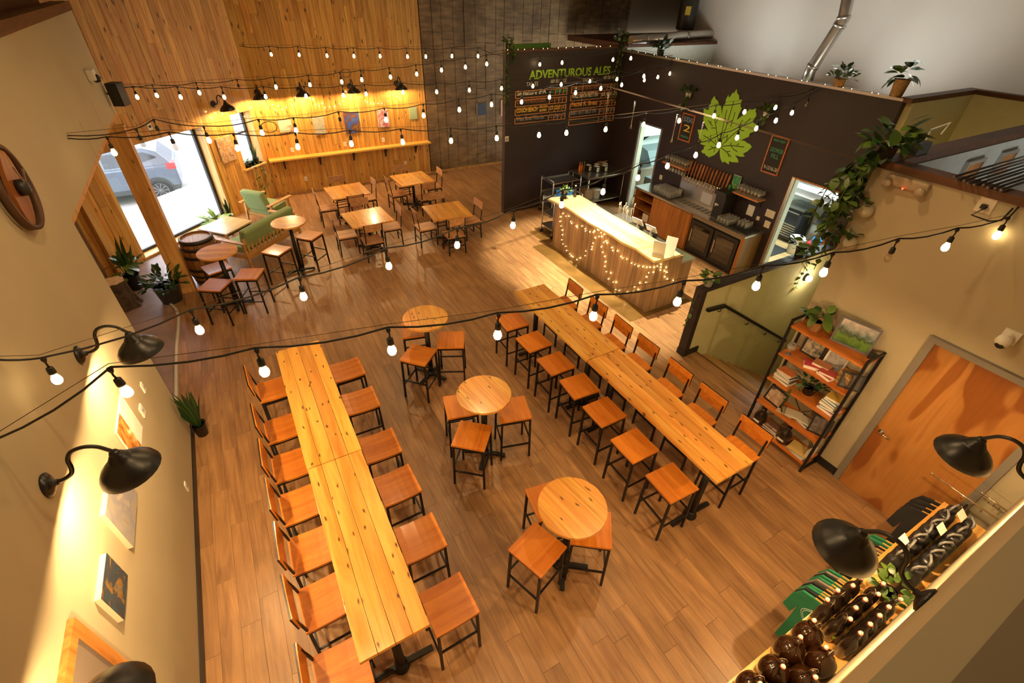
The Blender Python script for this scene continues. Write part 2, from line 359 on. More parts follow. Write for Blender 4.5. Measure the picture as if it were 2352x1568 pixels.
# concrete
def concrete():
    m, nt, b = _nt('board_formed_concrete'); N = nt.nodes; L = nt.links; tc = N.new('ShaderNodeTexCoord')
    n1 = N.new('ShaderNodeTexNoise'); n1.inputs['Scale'].default_value = 1.1; n1.inputs['Detail'].default_value = 8; n1.inputs['Roughness'].default_value = .7; L.new(tc.outputs['Object'], n1.inputs['Vector'])
    rp = N.new('ShaderNodeValToRGB'); rp.color_ramp.elements[0].position = .32; rp.color_ramp.elements[0].color = (.11,.060,.022,1); rp.color_ramp.elements[1].position = .72; rp.color_ramp.elements[1].color = (.33,.205,.082,1); L.new(n1.outputs[0], rp.inputs[0])
    mp = N.new('ShaderNodeMapping'); mp.inputs['Scale'].default_value = (1.1,1,6); L.new(tc.outputs['Object'], mp.inputs[0])
    n2 = N.new('ShaderNodeTexNoise'); n2.inputs['Scale'].default_value = 2.2; n2.inputs['Detail'].default_value = 5; L.new(mp.outputs[0], n2.inputs['Vector'])
    mr = N.new('ShaderNodeMapRange'); mr.inputs[1].default_value = .35; mr.inputs[2].default_value = .65; mr.inputs[3].default_value = .72; mr.inputs[4].default_value = 1.15; L.new(n2.outputs[0], mr.inputs[0])
    mx = N.new('ShaderNodeMix'); mx.data_type = 'RGBA'; mx.blend_type = 'MULTIPLY'; mx.inputs[0].default_value = 1; L.new(rp.outputs[0], mx.inputs[6]); L.new(mr.outputs[0], mx.inputs[7]); L.new(mx.outputs[2], b.inputs['Base Color'])
    b.inputs['Roughness'].default_value = .85
    bp = N.new('ShaderNodeBump'); bp.inputs['Strength'].default_value = .5; bp.inputs['Distance'].default_value = .02; L.new(n1.outputs[0], bp.inputs['Height']); L.new(bp.outputs[0], b.inputs['Normal'])
    return m
m_conc = concrete()
wc = struct('wall_back_concrete', MB().bx(5.42, 13.0, YF+.045, YF+.3, -.1, 6.8), plain('concrete_joint', (.055,.042,.028), .9))
x = 5.44; k = 0
while x < 12.9:
    wd = random.uniform(.27, .36)
    z = -.05; 
    while z < 6.0:
        h = random.uniform(1.1, 1.35); t = random.uniform(.0, .014)
        o = MB().bx(x+.006, x+wd-.006, YF+.012-t, YF+.06, z+.004, min(z+h,6.2)-.004).build('form_panel', m_conc, wc); z += h
    x += wd
struct('baseboard_back_concrete', MB().bx(5.42, 9.3, YF-.03, YF, 0, .06), m_beam)
# ---- slanted window wall
OPEN = [(1.69, 4.15, .05, 2.18), (.15, .87, .97, 2.25)]
def dwbox(mb, s0, s1, t0, t1, z0, z1):
    mb.add([DW(s, t, z) for z in (z0, z1) for s, t in ((s0,t0),(s1,t0),(s1,t1),(s0,t1))], [(3,2,1,0),(4,5,6,7),(0,1,5,4),(1,2,6,5),(2,3,7,6),(3,0,4,7)]); return mb
mb = MB()
for a in ((-.12,.15,0,6.8),(.15,.87,0,.97),(.15,.87,2.25,6.8),(.87,1.69,0,6.8),(1.69,4.15,-.1,.05),(1.69,4.15,2.18,6.8),(4.15,5.3,0,6.8)): dwbox(mb, a[0], a[1], -.34, -.02, a[2], a[3])
wd_ = struct('wall_window', mb, m_jamb)
boards(wd_, .158, 0.0, 5.06, 5.6, lambda p, q, r_: DW(p, q, r_), OPEN, m_pine)
struct('trim_6', dwbox(MB(), 1.0, 5.06, 0, .03, 5.02, 5.10), m_trimwood)
m_fr = plain('black_window_frame', (.02,.022,.025), .4)
m_pane = pane('window_glass', (.96,.98,1.0))
w1 = struct('window_1', dwbox(dwbox(dwbox(dwbox(MB(), 1.69,1.76,-.31,-.25,.05,2.18), 4.08,4.15,-.31,-.25,.05,2.18), 1.76,4.08,-.31,-.25,.05,.11), 1.76,4.08,-.31,-.25,2.12,2.18), m_fr)
dwbox(MB(), 1.76, 4.08, -.285, -.279, .11, 2.12).build('pane', m_pane, w1)
w2 = struct('window_2', dwbox(dwbox(dwbox(dwbox(dwbox(MB(), .15,.21,-.31,-.25,.97,2.25), .81,.87,-.31,-.25,.97,2.25), .21,.81,-.31,-.25,.97,1.03), .21,.81,-.31,-.25,2.19,2.25), .21,.81,-.31,-.25,1.72,1.76), m_fr)
dwbox(MB(), .21, .81, -.285, -.279, 1.03, 1.72).build('pane', m_pane, w2); dwbox(MB(), .21, .81, -.285, -.279, 1.76, 2.19).build('pane', m_pane, w2)
struct('trim_7', dwbox(MB(), .12, .90, -.25, .05, .94, .97), m_jamb)
# timber post under the bulkhead, corner post of the entry
o = struct('timber_post', MB().bx(-1.665, -1.385, 9.96, 10.24, 0, 3.018), m_beam, bevel=.006)
tag(o, 'square knotty timber post standing between barrel and potted plant', 'post'); del o['kind']
struct('trim_8', dwbox(MB(), 4.72, 4.86, 0, .10, 0, 3.02), m_jamb)
# ---- dark bar walls
struct('wall_menu', MB().bx(5.94, XB, YM, YM+.14, 0, 3.74), m_plum)
struct('trim_9', MB().bx(5.92, XB+.14, YM-.01, YM+.16, 3.74, 3.775), m_trimwood)
mb = MB()
for y0, y1, z0, z1 in ((4.05,4.22,0,3.66),(4.22,5.30,2.13,3.66),(5.30,8.85,0,3.66),(8.85,9.69,2.23,3.66),(9.69,YM+.14,0,3.66)): mb.bx(XB, XB+.14, y0, y1, z0, z1)
struct('wall_bar', mb, m_plum)
struct('trim_10', MB().bx(XB-.015, XB+.155, 4.05, YM, 3.66, 3.70), plain('galvanised_wall_cap', (.5,.42,.36), .35, .8))
m_alu = plain('brushed_aluminium', (.55,.55,.52), .35, .9); m_casing = wood('orange_door_casing', hexc('#9a6026'), hexc('#c98a45'), 'z', 1, .45, .1)
m_jw = plain('white_door_jamb', (.70,.74,.62), .45)
for n_, (y0, y1, h) in enumerate(((8.85, 9.69, 2.23), (4.22, 5.30, 2.13))):
    d = struct('door_%d' % (n_+2), MB().bx(XB-.02, XB+.16, y1-.05, y1, 0, h).bx(XB-.02, XB+.16, y0, y0+.05, 0, h).bx(XB-.02, XB+.16, y0, y1, h-.02, h+.01), m_alu if n_ == 0 else m_casing)
    MB().bx(XB+.02, XB+.16, y1-.075, y1-.05, 0, h-.02).build('jamb', m_jw, d)
    MB().bx(XB-.03, XB-.02, y1-.07, y1-.02, 0, h).build('casing', m_alu, d)
# ---- half wall beside the stairs, stairwell, stairs
struct('wall_half', MB().bx(5.80, XB, 3.95, 4.07, 0, 1.25).bx(6.05, 11.4, 3.95, 4.07, -3, 0), m_pale)
struct('trim_11', MB().bx(5.70, 5.80, 3.935, 4.085, 0, 1.30).bx(5.80, XB, 3.93, 4.09, 1.25, 1.30), m_plum)
struct('baseboard_half', MB().bx(5.69, 5.80, 3.925, 4.09, 0, .11).bx(5.80, 6.03, 3.93, 3.95, 0, .11), m_black)
struct('wall_stair', MB().bx(XB+.14, 11.4, 3.95, 4.07, 0, 3.65).bx(11.4, 11.52, 2.3, 4.07, -3, 3.65).bx(5.80, 11.4, 2.30, 2.43, -3, 3.60), m_pale)
struct('trim_12', MB().bx(XB, 11.55, 3.93, 4.09, 3.65, 3.72).bx(11.38, 11.54, 2.3, 3.93, 3.65, 3.72).bx(5.62, 11.4, 2.28, 2.45, 3.60, 3.68), m_trimwood)
struct('floor', MB().bx(5.8, 11.5, 2.3, 4.07, -3.1, -3.0), m_trimwood)
stp = struct('stairs', MB().bx(5.98, 6.02, 2.43, 3.95, -.14, -.001), m_trimwood)
m_tread = wood('stair_tread_wood', hexc('#8a6434'), hexc('#b08a52'), 'y', .8, .4, .12)
for i in range(14):
    MB().bx(6.02+i*.27, 6.02+(i+1)*.27+.03, 2.43, 3.95, -.17*(i+1)-.04, -.17*(i+1)).build('tread', m_tread, stp)
    MB().bx(6.02+i*.27, 6.04+i*.27, 2.43, 3.95, -.17*(i+1), -.17*i-.03).build('riser', m_trimwood, stp)
struct('wall_back_room', MB().bx(5.82, 11.4, 2.27, 2.30, 0, 3.60), plain('grey_back_room_wall', (.50,.50,.47), .8, noise=.06))
# ---- door wall on the right
struct('wall_right_door', MB().bx(XR, XR+.16, YN, 2.43, 0, 3.60), m_wall)
struct('trim_13', MB().bx(XR-.02, XR+.18, YN, 2.45, 3.60, 3.67), m_trimwood)
struct('baseboard_right', MB().bx(XR-.014, XR, 1.22, 2.43, 0, .11), m_black)
m_steel = plain('grey_steel_frame', (.24,.215,.18), .5, .2)
def plywood():
    m, nt, b = _nt('plywood_door_face'); N = nt.nodes; L = nt.links; tc = N.new('ShaderNodeTexCoord'); mp = N.new('ShaderNodeMapping'); mp.inputs['Scale'].default_value = (1,1.1,.42); mp.inputs['Location'].default_value = (0,.35,.2)
    L.new(tc.outputs['Object'], mp.inputs[0]); nz = N.new('ShaderNodeTexNoise'); nz.inputs['Scale'].default_value = 1.7; nz.inputs['Detail'].default_value = 1.2; nz.inputs['Distortion'].default_value = .9; L.new(mp.outputs[0], nz.inputs['Vector'])
    rp = N.new('ShaderNodeValToRGB'); rp.color_ramp.interpolation = 'EASE'; e = rp.color_ramp.elements; e[0].position = .43; e[0].color = c4(hexc('#8a4f1e')); e[1].position = .47; e[1].color = c4(hexc('#ab7238')); q = e.new(.58); q.color = c4(hexc('#b57c40')); q = e.new(.61); q.color = c4(hexc('#955a26'))
    L.new(nz.outputs[0], rp.inputs[0])
    m2 = N.new('ShaderNodeMapping'); m2.inputs['Scale'].default_value = (20,20,.8); L.new(tc.outputs['Object'], m2.inputs[0]); n2 = N.new('ShaderNodeTexNoise'); n2.inputs['Scale'].default_value = 2; n2.inputs['Detail'].default_value = 4; L.new(m2.outputs[0], n2.inputs['Vector'])
    mr = N.new('ShaderNodeMapRange'); mr.inputs[3].default_value = .8; mr.inputs[4].default_value = 1.2; L.new(n2.outputs[0], mr.inputs[0])
    mx = N.new('ShaderNodeMix'); mx.data_type = 'RGBA'; mx.blend_type = 'MULTIPLY'; mx.inputs[0].default_value = 1; L.new(rp.outputs[0], mx.inputs[6]); L.new(mr.outputs[0], mx.inputs[7]); L.new(mx.outputs[2], b.inputs['Base Color']); b.inputs['Roughness'].default_value = .35
    return m
dr = struct('door_4', MB().bx(XR-.03, XR, .17, 1.15, 0, 2.21), plywood())
MB().bx(XR-.05, XR, 1.15, 1.215, 0, 2.27).bx(XR-.05, XR, .10, .17, 0, 2.27).bx(XR-.05, XR, .17, 1.15, 2.21, 2.27).build('door_frame', m_steel, dr)
h = MB().lathe([(.028,0),(.028,.012),(.012,.014),(.012,.05)], (XR-.03,1.08,.98), 14, Matrix.Rotation(-PI/2,3,'Y')).tube([(XR-.078,1.08,.98),(XR-.08,1.03,.98),(XR-.075,.97,.975)], .010, 8).build('lever_handle', plain('chrome', (.8,.8,.8), .15, 1.0), dr)
MB().bx(XR-.052, XR-.04, 1.15, 1.17, .93, 1.03).build('strike_plate', m_steel, dr)
# ---- near wall with the shop shelf, mezzanine where the photographer stands, outer shell
struct('wall_front', MB().bx(XL-.1, XR+.1, YN-.12, YN, 0, 3.40), m_wall)
struct('floor', MB().bx(XL-.1, XR+.1, -4.0, YN-.12, 3.2, 3.40), plain('beige_mezzanine_floor', (.24,.19,.125), .8, noise=.05, nscale=1.5))
struct('wall_behind', MB().bx(-3.2, 12.9, -4.2, -4.0, -.1, 6.8), m_wall)
struct('wall_outer_left', MB().bx(-3.25, -3.1, -4.2, 11.8, -.1, 6.8), m_wall)
struct('wall_right', MB().bx(12.67, 12.85, -4.2, 12.3, -.1, 6.8), m_white)
struct('ceiling', MB().bx(-3.3, 16.0, -4.3, 15.1, 6.8, 7.0), m_ceil)
# loft joists behind the top of the left wall
lj = struct('loft_joists', MB().bx(-3.1, XL-.2, 10.4, 10.55, 4.75, 4.95), m_trimwood); lj['kind'] = 'structure'
for i in range(5): MB().bx(-3.1+i*.32, -3.05+i*.32, 6.0, 10.4, 4.55, 4.75).build('joist', m_trimwood, lj)
struct('wall_green', MB().bx(6.3, 7.5, 11.3, 11.36, 0, 3.83), plain('lime_wall', (.16,.33,.03), .6))
# ---- kitchen shell: partition, alcove wall with plant room behind it
struct('wall_partition', MB().bx(XB+.14, 12.67, YM, YM+.12, 0, 3.74), m_kwall)
struct('trim_14', MB().bx(XB+.14, 12.75, YM-.02, YM+.14, 3.74, 3.80), m_trimwood)
struct('wall_alcove', MB().bx(12.8, 15.6, 14.7, 14.9, 2.9, 6.8).bx(12.70, 12.85, 12.3, 14.75, -.1, 3.56).bx(15.5, 15.7, 12.0, 14.9, 3, 6.8).bx(12.85, 15.6, 12.15, 12.3, 3, 6.8), plain('alcove_wall', (.40,.30,.18), .8))
struct('floor', MB().bx(10.3, 15.6, YM+.12, 14.6, 3.55, 3.7), m_trimwood)
struct('wall_kitchen', MB().bx(11.9, 12.0, 2.5, YM, 0, 2.9).bx(XB+.14, 12.0, 7.2, 7.3, 0, 2.9).bx(XB+.14, 12.0, 4.07, 4.12, 0, 2.9), m_kwall)
jk = struct('kitchen_ceiling_joists', MB().bx(11.9, 12.02, 4.1, YM, 2.9, 3.05), m_casing)
for i in range(11): MB().bx(XB+.14, 11.9, 4.5+i*.58, 4.56+i*.58, 2.95, 3.10).build('joist', m_casing, jk)
jk2 = struct('back_room_joists', MB().bx(5.9, 12.5, 1.9, 2.0, 2.3, 2.5), m_casing)
for i in range(7): MB().bx(6.2+i*.9, 6.26+i*.9, -.5, 1.9, 2.35, 2.5).build('joist', m_casing, jk2)
struct('floor', MB().bx(5.85, 12.67, -3.9, 2.3, -.1, 0), plain('back_room_floor', (.5,.5,.48), .6))
# ---- outside
sw = MB(); dwbox(sw, -1.0, 6.5, -2.9, -.34, -.5, .012); struct('sidewalk', sw, plain('pale_sidewalk', (.45,.44,.425), .9, noise=.05))
struct('ground', MB().bx(-40, 30, 15.1, 70, -1.4, -1.17).bx(-40, -3.4, -20, 15.1, -1.4, -1.17), plain('pale_pavement', (.25,.245,.24), .9, noise=.08, nscale=.8))
struct('far_building', MB().bx(-30, 18, 38, 40, -1.2, 6), plain('pale_far_facade', (.3,.29,.28), .9))
# ================================================================== FURNITURE
m_seat = wood('oiled_fir_seat', hexc('#bb6619'), hexc('#d8852a'), 'y', .8, .38, .12, grain=1.3, coat=.3)
m_seat2 = wood('worn_ash_chair_wood', hexc('#a9744a'), hexc('#cf9d6c'), 'y', 1.1, .42, .10, grain=.8)
m_top = wood('varnished_pine_top', hexc('#cf8632'), hexc('#f0b458'), 'y', .75, .30, .15, knots=.8, kscale=3.4, coat=.3, flat='z', hue=.006)
m_topx = wood('varnished_pine_top_cross', hexc('#cf8632'), hexc('#f0b458'), 'x', .75, .30, .11, knots=.55, kscale=2.0, coat=.3, flat='z')
m_iron = plain('black_steel_tube', (.014,.013,.013), .42, .35)
m_cast = plain('black_cast_iron', (.012,.012,.012), .5, .3)
def dished(w, d, t, dip=.012, n=6, edge=.0):
    """seat board, hollowed a little across its depth"""
    vs = []; fs = []
    for j in range(n+1):
        y = -d/2 + d*j/n; z = -dip*(1-(2*j/n-1)**2)
        vs += [(-w/2,y,z-t),(w/2,y,z-t),(w/2,y,z),(-w/2,y,z)]
    for j in range(n):
        a, b = j*4, j*4+4
        for k in range(4): fs.append((a+k, a+(k+1)%4, b+(k+1)%4, b+k))
    fs += [(3,2,1,0), tuple(n*4+k for k in range(4))]
    return MB().add(vs, fs)
def back_plate(w, h, t, bow=.022, n=6):
    vs = []; fs = []
    for i in range(n+1):
        x = -w/2 + w*i/n; y = -bow*(1-(2*i/n-1)**2)
        vs += [(x,y-t/2,0),(x,y+t/2,0),(x,y+t/2,h),(x,y-t/2,h)]
    for j in range(n):
        a, b = j*4, j*4+4
        for k in range(4): fs.append((a+k, a+(k+1)%4, b+(k+1)%4, b+k))
    fs += [(3,2,1,0), tuple(n*4+k for k in range(4))]
    return MB().add(vs, fs)
def make_seat(name, label, cat, H, W=.40, back=None, wood_=None, rails=(.25,.34), lw=.024, saddle=.006, group=None, splay=.012):
    t = thing(name, label, cat, group=group); wood_ = wood_ or m_seat
    o = dished(W, W, .028, saddle).build('seat', wood_, t, bevel=.003); o.location = (0,0,H)
    f = MB(); q = W/2-.022; zf = H-.048-saddle
    for s in (-1,1): f.bar((-q,s*q,zf),(q,s*q,zf),.022,.022).bar((s*q,-q,zf),(s*q,q,zf),.022,.022)
    f.build('seat_frame', m_iron, t)
    lg = lambda sx, sy: ((sx*(q+splay), sy*(q+splay), 0), (sx*q, sy*q, zf+.01))
    for sx in (-1,1):
        for sy in (-1,1):
            a, b = lg(sx, sy); MB().bar(a, b, lw, lw).build('leg', m_iron, t)
    def at(sx, sy, z): a, b = lg(sx, sy); k = z/(zf+.01); return Vector(a).lerp(Vector(b), k)
    for s in (-1,1):
        MB().bar(at(-1,s,rails[0]), at(1,s,rails[0]), .018, .018).build('footrail', m_iron, t)
        if back != 'low': MB().bar(at(s,-1,rails[1]), at(s,1,rails[1]), .018, .018).build('footrail', m_iron, t)
    if back:
        Hb = back if not isinstance(back, str) else .88
        if back == 'low': MB().bar(at(-1,0,.2).lerp(at(-1,1,.2),0), at(1,0,.2), .014, .014).build('stretcher', m_iron, t)
        lean = .06
        for s in (-1,1):
            MB().bar((s*q,-q,zf),(s*q,-q-lean*.35,zf+.15),.022,.016).bar((s*q,-q-lean*.35,zf+.15),(s*q,-q-lean,Hb-.01),.022,.016).build('back_post', m_iron, t)
        bh = .19 if back != 'low' else .17
        bw = .004 if back != 'low' else .016; o = back_plate(W+.005, bh, .014, bw).build('backrest', wood_, t, bevel=.003); o.location = (0,-q-lean+.026,Hb-bh); o.rotation_euler = (R(6),0,0)
        if back != 'low': o = MB().bx(-W/2-.004,W/2+.004,-.006,.006,0,bh+.004).build('back_frame', m_iron, t); o.location = (0,-q-lean+.013,Hb-bh-.002); o.rotation_euler = (R(6),0,0)
    return t
SEATZ = .73
stool = make_seat('bar_stool', '', 'stool', SEATZ)
barchair = make_seat('bar_chair', '', 'chair', SEATZ, back=1.05, saddle=.014)
sadstool = make_seat('bar_stool', '', 'stool', SEATZ, saddle=.014)
lowchair = make_seat('dining_chair', '', 'chair', .44, W=.42, back='low', wood_=m_seat2, rails=(.2,.2), lw=.025)
USED = set()
def put(proto, x, y, rz, label, group):
    if proto.name not in USED:
        USED.add(proto.name); proto.location = (x,y,0); proto.rotation_euler = (0,0,rz); tag(proto, label, None, group); return proto
    return copy_tree(proto, (x,y,0), rz, label, group)
# right long table: stools on the near side, chairs on the bar side
for i, (x, y, a) in enumerate(((3.12,5.30,-2),(3.14,4.69,2),(3.15,4.11,0),(3.17,3.57,-4),(3.17,3.03,0),(3.14,2.43,0),(3.15,1.84,-2))):
    put(stool, x, y, R(a), 'backless stool at the right long table, %s from its bar end' % ORD[i], 'stools along the right long table')
for i, y in enumerate((5.36,4.72,4.14,3.59,2.98,2.42,1.80)):
    put(barchair, 4.105, y, R(90+random.uniform(-2,2)), 'bar chair with backrest at the right long table, %s from the bar' % ORD[i], 'chairs on the bar side of the right long table')
# left long table: chairs by the wall, saddle stools on the aisle
for i, y in enumerate((5.40,4.64,4.03,3.47,2.92,2.39,1.79)):
    put(barchair, -.385, y, R(-90+random.uniform(-2,2)), 'bar chair between left wall and left long table, %s from the window end' % ORD[i], 'chairs on the wall side of the left long table')
for i, y in enumerate((5.34,4.66,3.83,3.22,2.54,1.85)):
    put(sadstool, .535, y, R(90+random.uniform(-2,2)), 'hollowed stool on the aisle side of left long table, %s from far end' % ORD[i], 'stools along the left long table')
# stools around the round tables
for x, y, a, lab in ((1.68,5.80,-14,'bar stool half under the farthest round table in the middle aisle'),(1.51,5.19,43,'bar stool at the near left of the farthest aisle round table'),(2.06,5.30,-26,'bar stool at the right of the farthest aisle round table'),
                     (1.62,3.98,-14,'bar stool half under the middle aisle round table'),(1.53,3.46,-41,'bar stool at the near left of the middle aisle round table'),(2.17,3.61,-16,'bar stool at the right of the middle aisle round table'),
                     (1.86,2.29,-9,'bar stool mostly hidden behind the nearest round table'),(1.47,1.90,-71,'bar stool turned diamond-wise left of the nearest round table'),(2.05,1.83,-37,'bar stool tucked under the right of the nearest round table'),
                     (-.90,8.62,57,'pale lit bar stool nearest the camera by the window round table'),(-.35,8.76,-25,'brown bar stool right of the window round table'),(-.84,9.28,17,'white gleaming bar stool between barrel and window round table'),
                     (.22,9.54,43,'pinkish bar stool left of the round table behind the bench'),(.91,9.95,43,'orange bar stool right of the round table behind the bench')):
    put(stool, x, y, R(a), lab, 'stools around the round tables')
# ---- long communal tables
TZ = 1.11
def long_table(x0, x1, y0, y1, label):
    t = thing('communal_table', label, 'table', ((x0+x1)/2, (y0+y1)/2, 0), 0, 'long communal tables'); W = x1-x0; Ln = y1-y0
    for i in range(4):
        w_ = W/4; a = -W/2+i*w_; o = MB().bx(-w_/2+.0018, w_/2-.0018, -Ln/2, Ln/2, -.038, 0).build('plank', m_top, t, bevel=.002); o.location = (a+w_/2, 0, TZ - random.uniform(0,.0015))
    for s in (-1,1):
        y = s*(Ln/2-.25)
        MB().bx(-.2,.2,y-.03,y+.03,TZ-.06,TZ-.038).build('bracket', m_cast, t)
        MB().lathe([(.042,.05),(.038,TZ-.06)], (0,y,0), 12).build('column', m_cast, t)
        MB().lathe([(.075,.0),(.075,.03),(.05,.075),(.042,.10)], (0,y,0), 14).bar((0,y,.05),(-.30,y,.022),.05,.035).bar((0,y,.05),(.30,y,.022),.05,.035).build('foot', m_cast, t)
    return t
long_table(-.24, .305, 3.525, 5.63, 'far half of the left long pine table of four planks')
long_table(-.235, .30, 1.61, 3.515, 'near half of the left long pine table of four planks')
long_table(3.25, 3.805, 3.60, 5.50, 'bar end half of the right long pine table')
long_table(3.26, 3.80, 1.455, 3.59, 'door end half of the right long pine table')
# ---- round and square tables on a pedestal
def pedestal(t, H, arm=.27, sq=False, a0=45):
    MB().lathe([(.040,.06),(.036,H-.05)], n=12).build('column', m_cast, t)
    MB().box((0,0,H-.045),(.30,.30,.012)).build('bracket', m_cast, t)
    f = MB().lathe([(.06,.03),(.06,.06),(.042,.10)], n=12)
    for k in range(4):
        a = R(a0+90*k); d = Vector((math.cos(a), math.sin(a), 0)); f.bar((0,0,.058), d*arm + Vector((0,0,.030)), .05, .032).box(d*(arm-.02) + Vector((0,0,.012)), (.03,.03,.024))
    f.build('foot', m_cast, t)
def round_table(x, y, label, r=.325, rz=0.0, mt=None, a0=45):
    t = thing('round_table', label, 'table', (x,y,0), rz, 'round pedestal tables'); n = 6; w_ = 2*r/n
    for i in range(n):
        a, b = -r+i*w_+.0008, -r+(i+1)*w_-.0008; m_ = 7
        up = [(a+(b-a)*k/m_, math.sqrt(max(r*r-(a+(b-a)*k/m_)**2, 0))) for k in range(m_+1)]
        poly = [(px, py, TZ-.03) for px, py in up] + [(px, -py, TZ-.03) for px, py in up[::-1]]
        poly = [p for k, p in enumerate(poly) if k == 0 or (Vector(p)-Vector(poly[k-1])).length > 1e-4]
        if (Vector(poly[0])-Vector(poly[-1])).length < 1e-4: poly.pop()
        MB().prism(poly, (0,0,.03-random.uniform(0,.001))).build('board', mt or m_top, t)
    pedestal(t, TZ-.02, a0=a0)
round_table(1.76, 5.48, 'farthest of the three round tables in the middle aisle', rz=R(-12))
round_table(1.795, 3.67, 'middle one of the three round tables in the aisle', rz=R(8))
round_table(1.845, 1.925, 'nearest round pine table in the aisle with pale stripe', rz=R(10))
round_table(-.72, 9.08, 'pale round bar table beside the oak barrel', rz=R(70), a0=20)
round_table(.58, 9.85, 'glossy round bar table behind the green bench', rz=R(70), a0=20)
def square_table(x, y, rz, label, s=.92, axis='x'):
    t = thing('square_table', label, 'table', (x,y,0), rz, 'square dining tables'); H = .76; n = 6; w_ = s/n
    for i in range(n): 
        o = MB().bx(-w_/2+.0007, w_/2-.0007, -s/2, s/2, -.03, 0).build('board', m_top, t, bevel=.0015); o.location = (-s/2+(i+.5)*w_, 0, H-random.uniform(0,.001))
    pedestal(t, H-.01, .33)
sq = [(2.22,12.10,R(2),'square table in front of wall ledge, nearest the green armchair'),(3.99,12.28,R(2),'square table by the wood and concrete wall corner'),(2.21,10.27,R(3),'square table with bright lamp glare on its top'),(3.94,9.85,R(-4),'square table nearest the bar with knotty planks')]
for a in sq: square_table(*a)
CH = [[(1.45,12.09,-90),(2.96,12.32,90),(2.18,12.95,180),(2.25,11.40,0)],[(3.30,12.28,-90),(4.82,12.40,90),(3.93,13.11,180),(4.12,11.46,0)],[(1.465,10.33,-90),(2.95,10.32,90),(2.27,11.14,180),(2.14,9.56,0)],[(3.19,9.95,-90),(4.75,9.84,90),(4.05,10.72,180),(3.85,9.05,0)]]
WH = ['square table near the armchair','square table by the concrete wall corner','square table with the lamp glare','square table nearest the bar']; SD = ['left side','right side','far side','near side']
for ti, ch in enumerate(CH):
    for ci, (x, y, a) in enumerate(ch):
        d = Vector((math.sin(-R(a)), math.cos(-R(a)), 0)); p = Vector((x,y,0)) + d*.235
        put(lowchair, p.x, p.y, R(a+random.uniform(-3,3)), 'wooden dining chair on the %s of the %s' % (SD[ci], WH[ti]), 'dining chairs at the square tables')
# ---- green lounge set by the window
m_green = plain('sage_green_upholstery', (.27,.36,.14), .85, noise=.08, nscale=40, bump=.2)
m_oak = wood('light_oak_frame', hexc('#b9823f'), hexc('#dcaa62'), 'x', 1, .4, .08); m_oakx = m_oak
def cushion(w, d, h, bulge=.02):
    mb = MB().bx(-w/2,w/2,-d/2,d/2,0,h); return mb
t = thing('lounge_armchair', 'oak lounge armchair with sage green cushions facing the low table', 'armchair', (.40,12.90,0), R(-137.5-90+180+180))
# local: x across the seat, +y is the back side
o = cushion(.62,.60,.15).build('seat_cushion', m_green, t, bevel=.04); o.location = (0,-.02,.30); o.rotation_euler = (R(-5),0,0)
o = cushion(.62,.15,.50).build('back_cushion', m_green, t, bevel=.05); o.location = (0,.24,.40); o.rotation_euler = (R(-14),0,0)
for s in (-1,1):
    MB().box((s*.40,.0,.575),(.10,.82,.028)).build('armrest', m_oak, t, bevel=.006)
    MB().bar((s*.385,-.34,0),(s*.385,-.30,.56),.045,.045).build('leg', m_oak, t); MB().bar((s*.385,.36,0),(s*.385,.28,.56),.045,.045).build('leg', m_oak, t)
MB().box((0,-.31,.27),(.74,.03,.09)).box((0,.30,.27),(.74,.03,.08)).box((-.37,0,.27),(.03,.62,.08)).box((.37,0,.27),(.03,.62,.08)).build('seat_frame', m_oak, t)
t = thing('lounge_bench', 'green cushioned oak bench seen from its slatted back', 'bench', (.06,11.22,0), R(42.5))
# local: x along the bench, -y is the back (towards the room)
Lb = 1.50
o = MB().bx(-Lb/2,Lb/2,-.02,.52,0,.14).build('seat_cushion', m_green, t, bevel=.04); o.location = (0,-.16,.30)
o = MB().bx(-Lb/2,Lb/2,-.08,.08,0,.42).build('back_cushion', m_green, t, bevel=.05); o.location = (0,-.20,.40); o.rotation_euler = (R(12),0,0)
MB().box((0,-.30,.62),(Lb+.1,.03,.07)).box((0,-.27,.24),(Lb+.1,.03,.12)).build('back_rail', m_oak, t)
for i in range(14): MB().bar((-Lb/2+.05+i*(Lb-.1)/13,-.28,.29),(-Lb/2+.05+i*(Lb-.1)/13,-.305,.60),.045,.014).build('slat', m_oak, t)
for s in (-1,1):
    MB().box((s*(Lb/2+.06),.04,.57),(.10,.80,.028)).build('armrest', m_oak, t, bevel=.006)
    MB().bar((s*(Lb/2+.06),-.33,0),(s*(Lb/2+.06),-.29,.56),.05,.05).build('leg', m_oak, t); MB().bar((s*(Lb/2+.06),.36,0),(s*(Lb/2+.06),.34,.56),.05,.05).build('leg', m_oak, t)
    MB().box((s*(Lb/2+.05),.04,.26),(.03,.66,.09)).build('side_rail', m_oak, t)
t = thing('coffee_table', 'low pale coffee table glowing white in front of the big window', 'table', (-.59,11.95,0), R(42.5))
for i in range(4):
    o = MB().bx(-.40,.40,-.097,.097,-.03,0).build('plank', wood('pale_coffee_table_wood', hexc('#cfa667'), hexc('#e9cb90'), 'x', 1, .28, .08), t); o.location = (0,-.2925+i*.195,.46)
for sx in (-1,1):
    for sy in (-1,1): MB().bx(sx*.35-.025,sx*.35+.025,sy*.33-.025,sy*.33+.025,0,.43).build('leg', m_oak, t)
MB().bx(-.36,.36,-.34,.34,.36,.42).build('apron', m_trimwood, t)
